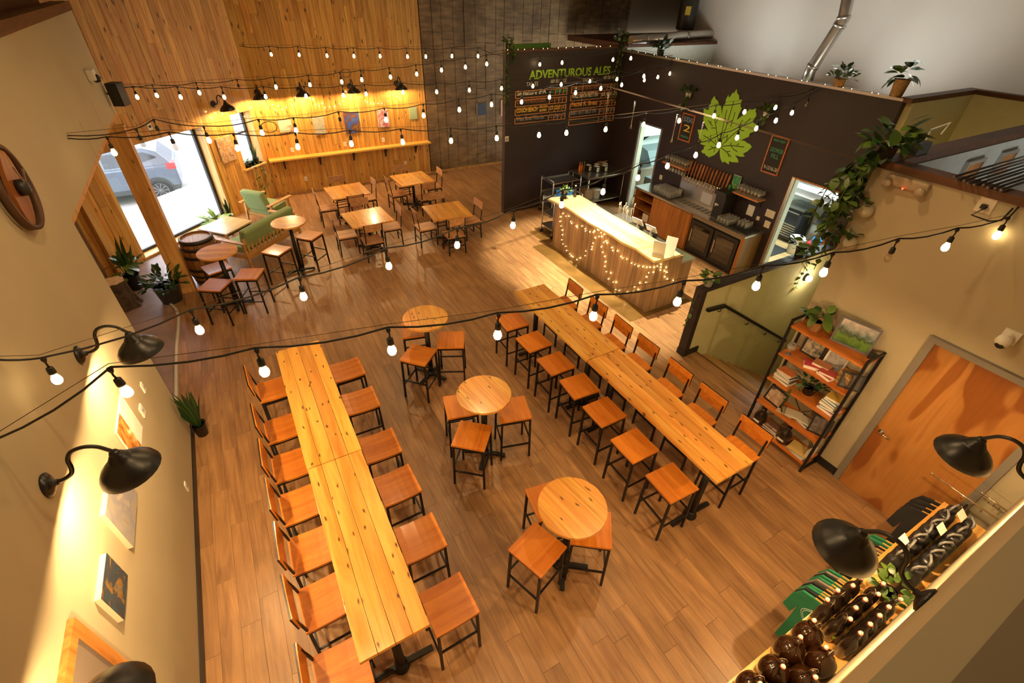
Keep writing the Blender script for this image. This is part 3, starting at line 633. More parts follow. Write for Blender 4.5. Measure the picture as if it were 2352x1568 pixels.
# ---- barrel, stump
t = thing('oak_barrel', 'old oak barrel with dark iron hoops standing by the window', 'barrel', (-1.085,10.40,0))
m_stave = wood('oak_stave', hexc('#6e451f'), hexc('#9a6a36'), 'z', 1, .5, .15); m_hoop = plain('dark_iron_hoop', (.05,.05,.055), .45, .7)
ns = 18; prof = [(.275,0),(.325,.22),(.345,.45),(.325,.68),(.285,.92)]
for k in range(ns):
    a0, a1 = 2*PI*k/ns+.008, 2*PI*(k+1)/ns-.008; vs = []; 
    for r_, z in prof:
        for a in (a0, a1): vs += [(r_*math.cos(a), r_*math.sin(a), z), ((r_-.03)*math.cos(a), (r_-.03)*math.sin(a), z)]
    fs = []
    for i in range(4):
        q = i*4; fs += [(q,q+2,q+6,q+4),(q+1,q+5,q+7,q+3),(q,q+4,q+5,q+1),(q+2,q+3,q+7,q+6)]
    fs += [(0,1,3,2),(16,18,19,17)]
    MB().add(vs, fs).build('stave', m_stave, t)
def rad(z):
    for (r0,z0),(r1,z1) in zip(prof, prof[1:]):
        if z0 <= z <= z1: return r0+(r1-r0)*(z-z0)/(z1-z0)
for z0, z1 in ((.02,.09),(.16,.21),(.30,.36),(.56,.62),(.72,.78),(.85,.915)): MB().lathe([(rad(z0)+.002,z0),(rad(z0)+.006,z0),(rad(z1)+.006,z1),(rad(z1)+.002,z1)], n=36, cap=False).build('hoop', m_hoop, t)
for i in range(5):
    a, b = -.25+i*.1+.001, -.25+(i+1)*.1-.001; up = [(a+(b-a)*k/5, math.sqrt(max(.256**2-(a+(b-a)*k/5)**2, 1e-6))) for k in range(6)]
    MB().prism([(p,q,.86) for p,q in up]+[(p,-q,.86) for p,q in up[::-1]], (0,0,.03)).build('head_board', wood('barrel_head_wood', hexc('#a5743f'), hexc('#cfa069'), 'y', 1, .4, .12), t)
t = thing('tree_stump', 'rough bark tree stump with pale sawn top in the entry', 'stump', (-2.56,10.02,0))
prof_ = []; n = 22; vs = []; fs = []
for j, (rr, z) in enumerate(((.30,0),(.25,.06),(.215,.2),(.20,.36),(.195,.50))):
    for k in range(n):
        q = rr*(1+.07*math.sin(k*2.3+j)+.05*math.sin(k*5.1)); vs.append((q*math.cos(2*PI*k/n), q*math.sin(2*PI*k/n), z))
for j in range(4):
    for k in range(n): fs.append((j*n+k, j*n+(k+1)%n, (j+1)*n+(k+1)%n, (j+1)*n+k))
MB().add(vs, fs).build('bark', plain('dark_bark', (.075,.045,.028), .9, noise=.5, nscale=14, bump=1.0), t)
MB().add([(v[0]*.97,v[1]*.97,.502) for v in vs[-n:]]+[(0,0,.502)], [(k,(k+1)%n,n) for k in range(n)]).build('cut_face', wood('sawn_stump_top', hexc('#c0a078'), hexc('#e2cba6'), 'z', 1, .5, .05), t)
# ================================================================== THE BAR
m_barwood = wood('rough_reclaimed_bar_board', hexc('#8a6a48'), hexc('#b8946a'), 'z', .8, .6, .18, knots=.7, kscale=3.2, kc=(.03,.02,.012))
m_slab = wood('pale_live_edge_slab', hexc('#e6c473'), hexc('#fae6a6'), 'y', .5, .28, .04, knots=.5, kscale=.8, coat=.4, kc=(.25,.14,.05))
m_ss = plain('stainless_steel', (.52,.50,.47), .28, .95, noise=.08, nscale=3); m_ssd = plain('dull_stainless_steel', (.36,.34,.31), .4, .9)
m_rub = plain('black_rubber_mat', (.02,.02,.02), .7); m_blk = plain('matt_black', (.015,.014,.014), .5); m_gls = glass('clear_drinking_glass', (.97,.98,.97))
m_paper = plain('white_paper', (.80,.77,.68), .6); m_card = plain('cream_card', (.72,.62,.46), .7)
X0, X1, Y0, Y1 = 6.06, 6.72, 5.27, 8.54
b = thing('bar_counter', 'bar counter clad in rough vertical boards and draped in fairy lights', 'bar counter', (X0, Y0, 0))
MB().bx(.025, X1-X0, .025, Y1-Y0-.025, 0, 1.06).build('body', m_blk, b)
y = 0
while y < Y1-Y0-.01:
    w_ = min(random.choice((.09,.11,.13)), Y1-Y0-y); o = MB().bx(0,.024,-w_/2+.002,w_/2-.002,-.53,.53).build('board', m_barwood, b); o.location = (random.uniform(0,.004), y+w_/2, .53); y += w_
x = .024
while x < X1-X0-.01:
    w_ = min(random.choice((.09,.11,.13)), X1-X0-x)
    for yy in (.012, Y1-Y0-.012): o = MB().bx(-w_/2+.002,w_/2-.002,-.012,.012,-.53,.53).build('board', m_barwood, b); o.location = (x+w_/2, yy, .53)
    x += w_
fr = [(5.95,8.69),(5.98,8.40),(6.02,8.02),(5.99,7.60),(5.965,7.15),(5.99,6.74),(6.00,6.45),(5.97,6.16),(6.03,5.81),(6.01,5.62),(6.0,5.49),(5.99,5.27),(6.28,5.255),(6.62,5.25),(6.64,5.84),(6.67,6.53),(6.66,7.30),(6.70,8.0),(6.72,8.52),(6.45,8.62),(6.2,8.66)]
o = MB().prism([(x,y,1.065) for x,y in fr], (0,0,.05)).build('live_edge_slab', m_slab, bevel=.008); tag(o, 'pale live-edge slab lying along the top of the bar', 'counter top')
t = thing('service_counter', 'low steel topped counter built against the back of the bar', 'counter', (X1, 5.30, 0))
MB().bx(.0, .36, .02, 3.2, 0, .86).build('body', m_barwood, t); MB().bx(-.0, .40, 0, 3.25, .86, .90).build('steel_top', m_ss, t)
t = MB().bx(5.58, 6.05, 5.16, 8.66, .0005, .004).bx(5.95,6.7,8.66,9.42,.0005,.004).bx(6.05,7.15,5.16,5.27,.0005,.004).build('floor_mat', plain('brown_laminate_mat', (.16,.085,.022), .28, noise=.25, nscale=3)); tag(t, 'shiny brown mat lying on the floor around the bar', 'mat')
# small potted plant, bottle, menus and terminals on the slab
def leafmesh(name, L, W, m, curl=.25, fold=.12, n=4):
    vs = []; fs = []
    for i in range(n+1):
        k = i/n; w_ = W/2*math.sin(PI*min(.06+k*.94, 1))**.8 if i < n else 0.0005; z = -curl*L*k*k
        vs += [(L*k, -w_, z+fold*w_), (L*k, 0, z), (L*k, w_, z+fold*w_)]
    for i in range(n):
        a = i*3; fs += [(a,a+3,a+4,a+1),(a+1,a+4,a+5,a+2)]
    me = MB().add(vs, fs, True).mesh(name); me.materials.append(m)
    for p in me.polygons: p.use_smooth = True
    return me
def leafmat(name, a, bcol):
    if name in MATS: return MATS[name]
    m, nt, bb = _nt(name); N = nt.nodes; L = nt.links; oi = N.new('ShaderNodeObjectInfo'); rp = N.new('ShaderNodeValToRGB'); rp.color_ramp.elements[0].color = c4(a); rp.color_ramp.elements[1].color = c4(bcol); L.new(oi.outputs['Random'], rp.inputs[0]); L.new(rp.outputs[0], bb.inputs['Base Color'])
    bb.inputs['Roughness'].default_value = .4; bb.inputs['Subsurface Weight'].default_value = 0.0
    MATS[name] = m; return m
m_leaf = leafmat('pothos_leaf', (.022,.065,.010), (.10,.17,.022)); m_leafd = leafmat('dark_green_leaf', (.010,.036,.009), (.035,.09,.018)); m_leafl = leafmat('light_green_leaf', (.10,.25,.03), (.30,.45,.08))
ME_POTH = leafmesh('leaf', .10, .075, m_leaf); ME_DARK = leafmesh('leaf', .11, .05, m_leafd); ME_SMALL = leafmesh('leaf', .06, .045, m_leaf); ME_SWORD = leafmesh('leaf', .42, .045, m_leafd, curl=.06, fold=.5); ME_LITE = leafmesh('leaf', .20, .045, m_leafl, curl=.5); ME_BIG = leafmesh('leaf', .15, .11, m_leaf)
rl = random.Random(3)
def bushy(parent, c, n, rad_, h, me, sc=(.8,1.3), tilt=(-20,60)):
    for i in range(n):
        a = rl.uniform(0, 2*PI); k = math.sqrt(rl.random()); p = Vector(c) + Vector((math.cos(a)*rad_*k*.6, math.sin(a)*rad_*k*.6, h*rl.uniform(.1,1)*(1-.5*k)))
        inst('leaf', me, parent, p, (rl.uniform(-.5,.5), -R(rl.uniform(*tilt)), a+rl.uniform(-.6,.6)), rl.uniform(*sc))
def vine(parent, pts, n, me, m_stem=None, sc=(.8,1.2), r=.004):
    pts = [Vector(p) for p in pts]; MB().tube(pts, r, 5).build('stem', m_stem or plain('green_stem', (.08,.12,.02), .6), parent)
    seg = [(pts[i+1]-pts[i]).length for i in range(len(pts)-1)]; T = sum(seg)
    for i in range(n):
        d = T*(i+.5)/n; k = 0
        while k < len(seg)-1 and d > seg[k]: d -= seg[k]; k += 1
        p = pts[k].lerp(pts[k+1], d/max(seg[k],1e-6)); a = rl.uniform(0, 2*PI)
        inst('leaf', me, parent, p, (rl.uniform(-.4,.4), R(rl.uniform(-10,70)), a), rl.uniform(*sc))
def pot(parent, r, h, m, rim=.008, taper=.78, c=(0,0,0)):
    MB().lathe([(r*taper,0),(r,h),(r+rim,h),(r+rim,h-.02 if h > .05 else h-.005)][:2]+[(r+rim,h),(r-rim,h),(r-rim,h-.03)], c, 20).build('pot', m, parent)
    MB().lathe([(1e-4,h-.028),(r-rim,h-.028)], c, 16).build('soil', plain('potting_soil', (.03,.018,.01), .95), parent)
m_potb = plain('black_plastic_pot', (.02,.02,.02), .45); m_potw = plain('white_ceramic_pot', (.72,.68,.60), .35); m_terra = plain('woven_tan_pot', (.42,.24,.10), .8, noise=.3, nscale=30)
p = PZ(1296, 455, 1.115); t = thing('bar_plant', 'small plant in a dark pot on the window end of the bar', 'potted plant', p); pot(t, .06, .10, m_potb); bushy(t, (0,0,.09), 26, .10, .16, ME_DARK, (.5,.9), (-20,80)); bushy(t, (0,0,.15), 8, .08, .1, ME_LITE, (.3,.5), (20,80))
p = PZ(1320, 452, 1.115); t = thing('dark_bottle', 'dark glass bottle standing on the bar beside the small plant', 'bottle', p)
m_dkg = plain('dark_bottle_glass', (.02,.012,.008), .08, coat=.5); MB().lathe([(.04,0),(.042,.015),(.042,.15),(.016,.20),(.016,.25)], n=16).build('body', m_dkg, t); MB().lathe([(.018,.245),(.018,.265),(.001,.266)], n=12).build('cap', m_paper, t)
p = PZ(1510, 588, 1.115); t = thing('menu_stand', 'white upright menu card in a wooden holder on the bar', 'menu', p, R(120)); MB().box((0,0,.15),(.22,.006,.30), M=Matrix.Rotation(R(-14),3,'X')).build('card', m_paper, t); MB().bx(-.11,.11,-.03,.03,0,.02).build('holder', m_card, t)
p = PZ(1535, 585, 1.115); t = thing('menu_stand', 'second taller white menu card at the door end of the bar', 'menu', p, R(118)); MB().box((0,0,.17),(.20,.006,.34), M=Matrix.Rotation(R(12),3,'X')).build('card', m_paper, t); MB().bx(-.10,.10,-.03,.03,0,.02).build('holder', m_card, t)
for (px, py, lab) in ((1486,513,'white tablet till on a stand behind the bar, nearer the taps'), (1515,530,'white tablet till on a stand behind the bar, nearer the stairs')):
    p = PZ(px, py, 1.0); p.z = .90; p.x = 6.94; t = thing('tablet_till', lab, 'till', p, R(100)); MB().lathe([(.07,0),(.07,.012),(.018,.02),(.018,.14)], n=14).build('stand', m_paper, t)
    MB().box((0,0,.20),(.25,.012,.18), M=Matrix.Rotation(R(-35),3,'X')).build('tablet', m_paper, t); MB().box((0,.012,.195),(.21,.004,.14), M=Matrix.Rotation(R(-35),3,'X')).build('screen', plain('tablet_screen', (.45,.36,.24), .2), t); MB().bx(-.09,-.02,-.13,-.06,0,.10).build('card_reader', m_blk, t)
t0 = thing('tasting_tags', 'bunch of numbered wooden tags on sticks standing behind the bar', 'table markers', PZ(1435, 505, .9))
MB().bx(-.16,.16,-.25,.25,0,.05).build('holder', m_ssd, t0)
k = 1
for i in range(9):
    x, y = rl.uniform(-.12,.12), -.22+.055*i; h = rl.uniform(.24,.34); s = MB().tube([(x,y,.04),(x+rl.uniform(-.02,.02),y+rl.uniform(-.02,.02),h)], .003, 5).build('stick', m_card, t0)
    o = MB().box((x,y,h+.03),(.05,.006,.06), rz=R(25+rl.uniform(-20,20))).build('tag', m_paper, s)
    text(str(k+3), .045, m_blk, s, frame_M((x-.012,y-.010,h+.012),(math.cos(R(25)),math.sin(R(25)),0),(0,0,1)), name='number'); k += 1
for i, (px, py) in enumerate(((1345,462),(1362,470),(1378,486))):
    p = PZ(px, py, .905); o = MB().box((0,0,.004),(.16,.11,.008), rz=R(20+10*i)).build('menu_sheet', m_paper); o.location = p; tag(o, 'white printed sheet lying behind the bar, %s from the window end' % ORD[i], 'sheet', 'sheets behind the bar')
# fairy lights
m_wire = plain('dark_wire', (.02,.014,.008), .5); m_led = emit('warm_fairy_led', (1.0,.72,.26), 34.0)
ME_LED = MB().lathe([(.001,-.012),(.009,-.006),(.010,.002),(.006,.010),(.001,.013)], n=8).mesh('led'); ME_LED.materials.append(m_led)
def fairy(name, label, strands, group=None, sc=1.0):
    t = thing(name, label, 'fairy lights', strands[0][0], 0, group); o = Vector(strands[0][0])
    for st in strands:
        q = [Vector(p)-o for p in st]; MB().tube(q, .0025, 4).build('wire', m_wire, t)
        for p in q: inst('led', ME_LED, t, p, (rl.uniform(-1,1), rl.uniform(-1,1), 0), sc*.72*rl.uniform(.8,1.2))
    return t
Bc = lambda q, X=6.045: PX(1240+q[0]/5.226, 430+q[1]/5.226, X)
S1 = [(245,355),(240,410),(250,465),(265,515),(268,570),(260,630),(275,680),(308,710),(318,760),(357,800),(372,822),(392,835),(443,868),(480,848),(540,820),(550,765),(617,745),(625,712),(637,670),(662,605),(708,592),(740,592)]
S2 = [(275,315),(312,347),(345,347),(368,412),(378,432),(435,465),(445,480),(503,465),(540,497),(545,525),(598,535),(638,540),(652,522),(690,508),(705,515),(733,545),(770,565),(792,643),(765,660),(803,668),(862,725),(873,760),(930,765),(970,830),(990,852),(1040,862),(1098,910),(1138,928),(1178,945),(1235,953),(1280,960),(1320,960),(1365,960)]
S3 = [(735,715),(750,780),(775,830),(783,895),(777,950),(793,1013),(847,1028),(820,1100),(877,1137),(913,1140),(908,1225),(950,1240),(1045,1262),(1118,1255),(1175,1228),(1130,1195),(1197,1148),(1268,1142),(1277,1075),(1305,1025),(1360,1020)]
S4 = [(1412,948),(1455,925),(1452,960),(1520,962),(1450,995),(1500,1005),(1527,1020),(1503,1075),(1535,1100),(1602,1117)]
fairy('fairy_lights', 'fairy light garland draped in swags over the bar front', [[Bc(q) for q in S1], [Bc(q) for q in S2], [Bc(q) for q in S3], [PY(1240+q[0]/5.226, 430+q[1]/5.226, 5.255) for q in S4]], 'fairy light garlands')
# ---- back counter along the leaf wall
t = thing('back_cabinet', 'wooden back bar cabinet with open shelves beside plank doors', 'cabinet', (8.72, 6.90, 0))
mw = wood('orange_cabinet_wood', hexc('#8f5420'), hexc('#b87833'), 'z', .9, .4, .1, knots=.6)
MB().bx(0,.02,1.88,1.90,0,.90).bx(0,.56,1.87,1.89,0,.90).bx(.52,.55,0,1.88,0,.90).bx(0,.55,1.24,1.26,0,.90).bx(0,.55,0,.02,0,.90).bx(0,.55,0,1.88,.87,.90).build('carcass', mw, t)
for z in (.10,.40,.66): MB().bx(.02,.53,1.26,1.87,z,z+.02).build('shelf', mw, t)
for i in range(4): MB().bx(-.018,.0,.02+i*.305,.02+i*.305+.30,.02,.87).build('door_board', mw, t)
MB().bx(.1,.4,1.4,1.6,.12,.32).build('carton', m_card, t)
t = thing('bottle_fridge', 'black under-counter fridge with two glass doors', 'fridge', (8.72, 5.50, 0)); m_fg = plain('dark_fridge_glass', (.02,.015,.010), .06, coat=.4)
MB().bx(.02,.56,.02,1.38,0,.82).build('body', m_blk, t)
for i in range(2):
    d = MB().bx(-.02,.02,.06+i*.66,.06+i*.66+.62,.10,.80).build('door', m_blk, t); MB().bx(-.026,-.02,.14+i*.66,.14+i*.66+.46,.18,.72).build('pane', m_fg, d); MB().bx(-.045,-.025,.60+i*.66,.63+i*.66,.3,.6).build('handle', m_ssd, d)
MB().bx(0,.02,.02,1.38,.83,.88).build('grille', m_ssd, t)
MB().bx(0,.57,-.04,.0,0,.90).build('end_panel', wood('end_panel_veneer', hexc('#7a5526'), hexc('#98703a'), 'z', .8, .4, .05), t); MB().bx(-.03,.0,-.05,.02,0,.90).build('stile', mw, t)
t = thing('back_counter', 'long stainless back counter below the taps', 'counter top', (8.68, 5.44, .90)); MB().bx(0,.615,0,3.38,0,.045).build('steel_top', m_ss, t)
MB().bx(.20,.46,.95,2.2,.045,.05).build('drip_tray', m_ssd, t)
for i in range(9): MB().bx(.22,.44,1.0+i*.13,1.02+i*.13,.05,.054).build('slot', m_blk, t)
MB().bx(.56,.60,.95,2.45,.045,.50).build('splashback', m_ss, t)
o = MB().bx(8.78,9.22,7.72,8.30,.946,.956).build('bar_mat', m_rub); tag(o, 'black rubber mat under the large block of upturned glasses', 'mat')
o = MB().bx(8.78,9.22,5.50,6.25,.946,.956).build('bar_mat', m_rub); tag(o, 'black rubber mat at the stair end of the back counter', 'mat')
o = MB().box((9.24,7.05,1.12),(.006,.30,.24)).build('paper_sheet', plain('bluish_paper', (.55,.55,.62), .6)); tag(o, 'pale sheet of paper hanging under the beer taps', 'sheet')
# taps
t = thing('beer_taps', 'row of chrome beer taps with tall wooden handles on the dark wall', 'beer taps', (9.28, 6.55, 1.42)); m_chr = plain('tap_chrome', (.75,.66,.52), .18, 1.0); m_hand = wood('tap_handle_wood', hexc('#6a3512'), hexc('#b3702f'), 'z', 2, .35, .35)
MB().tube([(0,-.0,0),(0,1.28,0)], .03, 12).build('rail', m_chr, t)
for i in range(14):
    y = .05+i*.091; f = MB().tube([(0,y,0),(-.09,y,.0),(-.115,y,-.025),(-.12,y,-.10)], [.013,.013,.014,.010], 8).lathe([(.017,-.02),(.02,.03),(.012,.05)], (-.09,y,.0), 8).build('tap', m_chr, t)
    MB().lathe([(.010,0),(.022,.05),(.027,.20),(.024,.30),(.012,.335)], (0,0,0), 8, Matrix.Rotation(R(10),3,'Y')).build('tap_handle', m_hand, f).location = (-.09,y,.05)
# shelves of stemware
def pint(h=.15, r=.042): return MB().lathe([(r*.72,0),(r,h),(r-.003,h),(r*.72-.003,.008),(.001,.008)], n=10)
def wine(): return MB().lathe([(.032,0),(.032,.003),(.005,.008),(.005,.06),(.03,.085),(.038,.115),(.030,.155),(.028,.155),(.035,.115),(.027,.09),(.001,.068)], n=10)
def goods(mesh, label, cat, group, pts, name, z, up=True):
    mesh.materials.append(m_gls)
    for p in mesh.polygons: p.use_smooth = True
    for i, (x, y) in enumerate(pts):
        o = bpy.data.objects.new(name, mesh); COL.objects.link(o); o.location = (x, y, z); o.rotation_euler = (0 if up else PI, 0, rl.uniform(0,6)); tag(o, label, cat, group)
m_shw = wood('orange_wall_shelf', hexc('#b06a2a'), hexc('#d68f48'), 'y', 1, .4, .1)
for y0, y1, z, lab in ((7.68,8.42,1.62,'orange wooden glass shelf left of the tap handles'),(5.66,6.30,1.56,'orange wooden glass shelf right of the tap handles')):
    t = thing('wall_shelf', lab, 'shelf', (9.30, y0, z)); MB().bx(-.27,0,0,y1-y0,-.028,0).build('board', m_shw, t)
    for yy in (.08, y1-y0-.08): MB().bx(-.24,-.0,yy-.01,yy+.01,-.05,-.028).bx(-.02,-.0,yy-.01,yy+.01,-.2,-.05).build('bracket', m_blk, t)
goods(wine().mesh('stemmed_glass'), 'stemmed beer glass in the rows on the left wall shelf', 'glass', 'stemmed glasses left of the taps', [(9.08+.075*i, 7.74+.088*j) for i in range(3) for j in range(8)], 'stemmed_glass', 1.621)
goods(wine().mesh('stemmed_glass'), 'stemmed beer glass in the rows on the right wall shelf', 'glass', 'stemmed glasses right of the taps', [(9.08+.075*i, 5.71+.085*j) for i in range(3) for j in range(7)], 'stemmed_glass', 1.561)
goods(pint().mesh('pint_glass'), 'upturned pint glass in the large block left of the taps', 'glass', 'upturned pints left of the taps', [(8.82+.085*i, 7.76+.085*j) for i in range(5) for j in range(7)], 'pint_glass', 1.107, False)
goods(pint(.12,.04).mesh('pint_glass'), 'upturned glass in the block beside the coffee machine', 'glass', 'upturned glasses right of the taps', [(8.80+.082*i, 6.02+.082*j) for i in range(5) for j in range(4)] + [(9.02+.082*i, 5.72+.09*j) for i in range(3) for j in range(3)], 'pint_glass', 1.077, False)
goods(wine().mesh('stemmed_glass'), 'stemmed glass hanging upside down under the left wall shelf', 'glass', 'glasses hanging under the left shelf', [(9.12+.08*i, 7.80+.1*j) for i in range(2) for j in range(6)], 'stemmed_glass', 1.592, False)
# coffee machine, poster, cup, papers, sockets
t = thing('coffee_grinder', 'black coffee machine standing right of the beer taps', 'coffee machine', (9.0,6.42,.945)); MB().bx(-.12,.22,-.13,.13,0,.52).build('body', m_blk, t, bevel=.01); MB().bx(-.18,.24,-.15,.15,.52,.60).build('top', m_blk, t, bevel=.01); MB().tube([(-.13,.0,.34),(-.24,.0,.30)], .012, 8).build('handle', m_ssd, t); MB().lathe([(.04,0),(.045,.03),(.0001,.032)], (-.16,.02,.30), 12).build('dial', m_paper, t)
p = PX(1690,420,9.26); t = thing('green_poster', 'small green and yellow printed sign leaning by the right glass shelf', 'sign', p, R(-90)); MB().box((0,0,0),(.18,.01,.30)).build('panel', paint_art('green_sign_print', [(.02,.16,.06),(.05,.30,.10),(.45,.48,.06)], 9), t); MB().box((0,-.007,0),(.195,.004,.315)).build('border', m_paper, t).location = (0,.012,0)
p = PX(1676,432,9.12); o = MB().lathe([(.032,-.07),(.036,-.06),(.036,.06),(.030,.075),(.0001,.076)], n=14).build('drink_can', plain('green_can', (.03,.20,.06), .3, .4)); o.location = p; tag(o, 'green drink can with white ends beside the green sign', 'can')
for px, py, w_, h_, lab, m_ in ((1724,483,.16,.22,'white notice hanging under the right glass shelf',m_paper),(1769,491,.20,.15,'pinkish wall plate above the sockets by the kitchen door',m_card),(1762,515,.13,.14,'cream double socket beside the kitchen doorway',m_card),(1741,501,.07,.08,'small cream socket low on the dark wall',m_card),(1518,407,.09,.11,'cream socket plate left of the upturned pints',m_card)):
    p = PX(px, py, 9.295); o = MB().box((0,0,0),(.01,w_,h_)).build('wall_plate' if 'plate' in lab or 'socket' in lab else 'notice', m_); o.location = p; tag(o, lab, 'wall plate' if 'notice' not in lab else 'notice')
# chalk boards
m_chalk = plain('blackboard', (.018,.016,.015), .7); m_frm = wood('orange_board_frame', hexc('#a5562a'), hexc('#c8783f'), 'y', 1.2, .5, .05)
cw_ = plain('chalk_white', (.75,.72,.62), .8); cy_ = plain('chalk_yellow', (.85,.55,.05), .8); cb_ = plain('chalk_blue', (.25,.40,.70), .8); cg_ = plain('chalk_green', (.10,.42,.22), .8); cr_ = plain('chalk_red', (.75,.10,.05), .8); co_ = plain('chalk_orange', (.85,.35,.05), .8); cn_ = plain('chalk_brown', (.30,.12,.05), .8); cd_ = plain('chalk_grey', (.28,.28,.32), .8)
def chalkboard(name, label, c, w_, h_, lines):
    t = thing(name, label, 'chalkboard', c); MB().bx(-.018,-.002,-w_/2,w_/2,-h_/2,h_/2).build('panel', m_chalk, t)
    f = MB()
    for s in (-1,1): f.bx(-.028,0,s*w_/2-.013,s*w_/2+.013,-h_/2-.013,h_/2+.013).bx(-.028,0,-w_/2,w_/2,s*h_/2-.013,s*h_/2+.013)
    f.build('frame', m_frm, t)
    for txt, z, sz, m_, fit in lines: text(txt, sz, m_, t, frame_M((-.021, fit/2, z), (0,-1,0), (0,0,1)), fit=fit)
    return t
chalkboard('chalkboard', 'narrow framed chalkboard listing sodas beside the kitchen doorway', PX(1578,293,9.30), .34, .56, [('SODAS',.12,.15,cb_,.27),('2',-.08,.20,cy_,.20),('FOUNTAIN',-.22,.07,cg_,.24)])
chalkboard('chalkboard', 'narrow framed chalkboard advertising growler fills right of the leaf', PX(1781,357,9.30), .36, .68, [('FRESH CRAFT',.25,.06,cg_,.26),('GROWLER',.06,.11,cg_,.28),('FILL',-.05,.11,cg_,.16),('9-12/16-20',-.28,.10,cw_,.30)])
# maple leaf sign
LP_ = [(405,195),(432,262),(455,270),(482,330),(484,370),(522,372),(530,440),(542,550),(552,440),(575,350),(600,348),(615,260),(655,178),(664,225),(690,210),(735,140),(755,150),(808,75),(815,150),(848,185),(850,265),(905,262),(880,320),(875,385),(895,420),(850,510),(805,632),(870,580),(950,520),(1055,425),(1060,445),(1115,440),(1158,410),(1145,475),(1162,510),(1155,560),(1100,640),(1110,690),(1180,700),(1140,770),(1110,845),(1040,870),(1025,930),(880,995),(960,1010),(985,1040),(1040,1060),(1080,1115),(1000,1195),(920,1235),(950,1290),(870,1290),(775,1265),(830,1340),(835,1395),(720,1390),(670,1370),(670,1430),(620,1405),(590,1375),(550,1400),(515,1330),(500,1240),(505,1130),(460,1210),(400,1265),(300,1305),(280,1275),(245,1270),(240,1235),(195,1230),(165,1190),(215,1150),(215,1110),(255,1100),(150,1060),(175,1020),(120,940),(125,910),(100,805),(195,805),(235,785),(300,830),(240,720),(205,640),(215,560),(210,420),(245,435),(300,455),(310,370),(340,340),(350,280)]
lp = [PX(1590+x/7.84, 195+y/7.84, XB-.002) for x, y in LP_]; lc = sum(lp, Vector())/len(lp)
t = thing('leaf_sign', 'large lime green maple leaf painted on the dark bar wall', 'sign', lc)
MB().prism([p-lc for p in lp], (-.012,0,0)).build('leaf_panel', plain('lime_green_paint', (.33,.62,.03), .5), t)
VN = [[(480,1075),(440,850),(405,620)],[(430,690),(485,540)],[(500,1060),(545,800),(590,580),(625,450)],[(510,1065),(600,780),(680,520),(748,290)],[(630,700),(590,600)],[(630,690),(720,640)],[(690,750),(740,600),(770,490)],[(540,1080),(700,920),(860,790),(1055,595)],[(860,760),(870,680),(910,630)],[(840,800),(935,830)],[(530,1105),(700,1090),(930,1118)],[(680,1090),(705,1035)],[(800,1090),(840,1055)],[(700,1100),(745,1160),(810,1200)],[(520,1130),(620,1210),(700,1300)],[(620,1200),(685,1195)],[(650,1240),(655,1300)],[(450,1090),(320,980),(205,910)],[(330,970),(330,900)],[(340,1000),(285,1035)],[(420,1030),(415,980)],[(430,1120),(285,1170)],[(380,1130),(330,1105)],[(410,1140),(390,1210)],[(365,740),(285,640)],[(335,690),(335,650)],[(420,775),(345,775)],[(640,900),(610,1030)],[(560,960),(640,905)]]
vv = MB()
for st in VN: vv.tube([PX(1590+x/7.84, 195+y/7.84, XB-.016)-lc for x, y in st], .0075, 4)
vv.build('leaf_veins', m_plum, t)
# ---- menu wall: lettering and board rows
YB = YM-.002
tt = thing('wall_lettering', 'lime green slogan lettering across the top of the dark menu wall', 'lettering', PY(1216,182,YB)); wl = (PY(1402,167,YB)-PY(1216,182,YB)).length
text('ADVENTUROUS ALES', .25, plain('lime_green_paint', (.30,.56,.03), .5), tt, frame_M((0,0,0), (1,0,0), (0,0,1)), fit=wl, bold=.006)
M6 = lambda x, y: PY(1160+x/8.4, 160+y/8.4, YB)
rowsL = [((200,410),(1195,345),(200,555),'Signature IPA',cw_,['7.1','69','8','20'],cg_,'script lettering'),((195,590),(1180,508),(195,722),'DOWNRIGGER',cn_,['4.3','16','5','18'],cn_,'brown lettering'),((190,765),(1167,673),(190,890),'COUCH BEACH',cy_,['5.5','20','5','13'],cy_,'yellow lettering'),((185,935),(1152,838),(185,1050),'West Bowl Warrior',cd_,['7.2','24','6','17'],cd_,'grey lettering')]
rowsR = [((1285,325),(2178,250),(1275,460),'Sumatran Blond Nitro',cn_,['4.5','13','5','15'],cd_,'dim script'),((1268,497),(2150,408),(1265,615),'WALL SANTA PRETT IPA',cw_,['6.8','60','6','20'],cw_,'white capitals'),((1255,650),(2135,560),(1252,775),'Peche R. Brett',co_,['5.1','20','7','17'],co_,'orange script'),((1243,805),(2115,712),(1238,928),'BABY GOT BRUT IPA',cd_,['6.5','10','6','18'],cd_,'grey capitals'),((1230,960),(2095,860),(1222,1078),'Birch Bock Stout',plain('chalk_dim', (.06,.045,.035), .8),['','','',''],cd_,'faint lettering')]
m_bfr = plain('orange_menu_frame', (.62,.27,.10), .5)  # one even orange for all menu strip frames
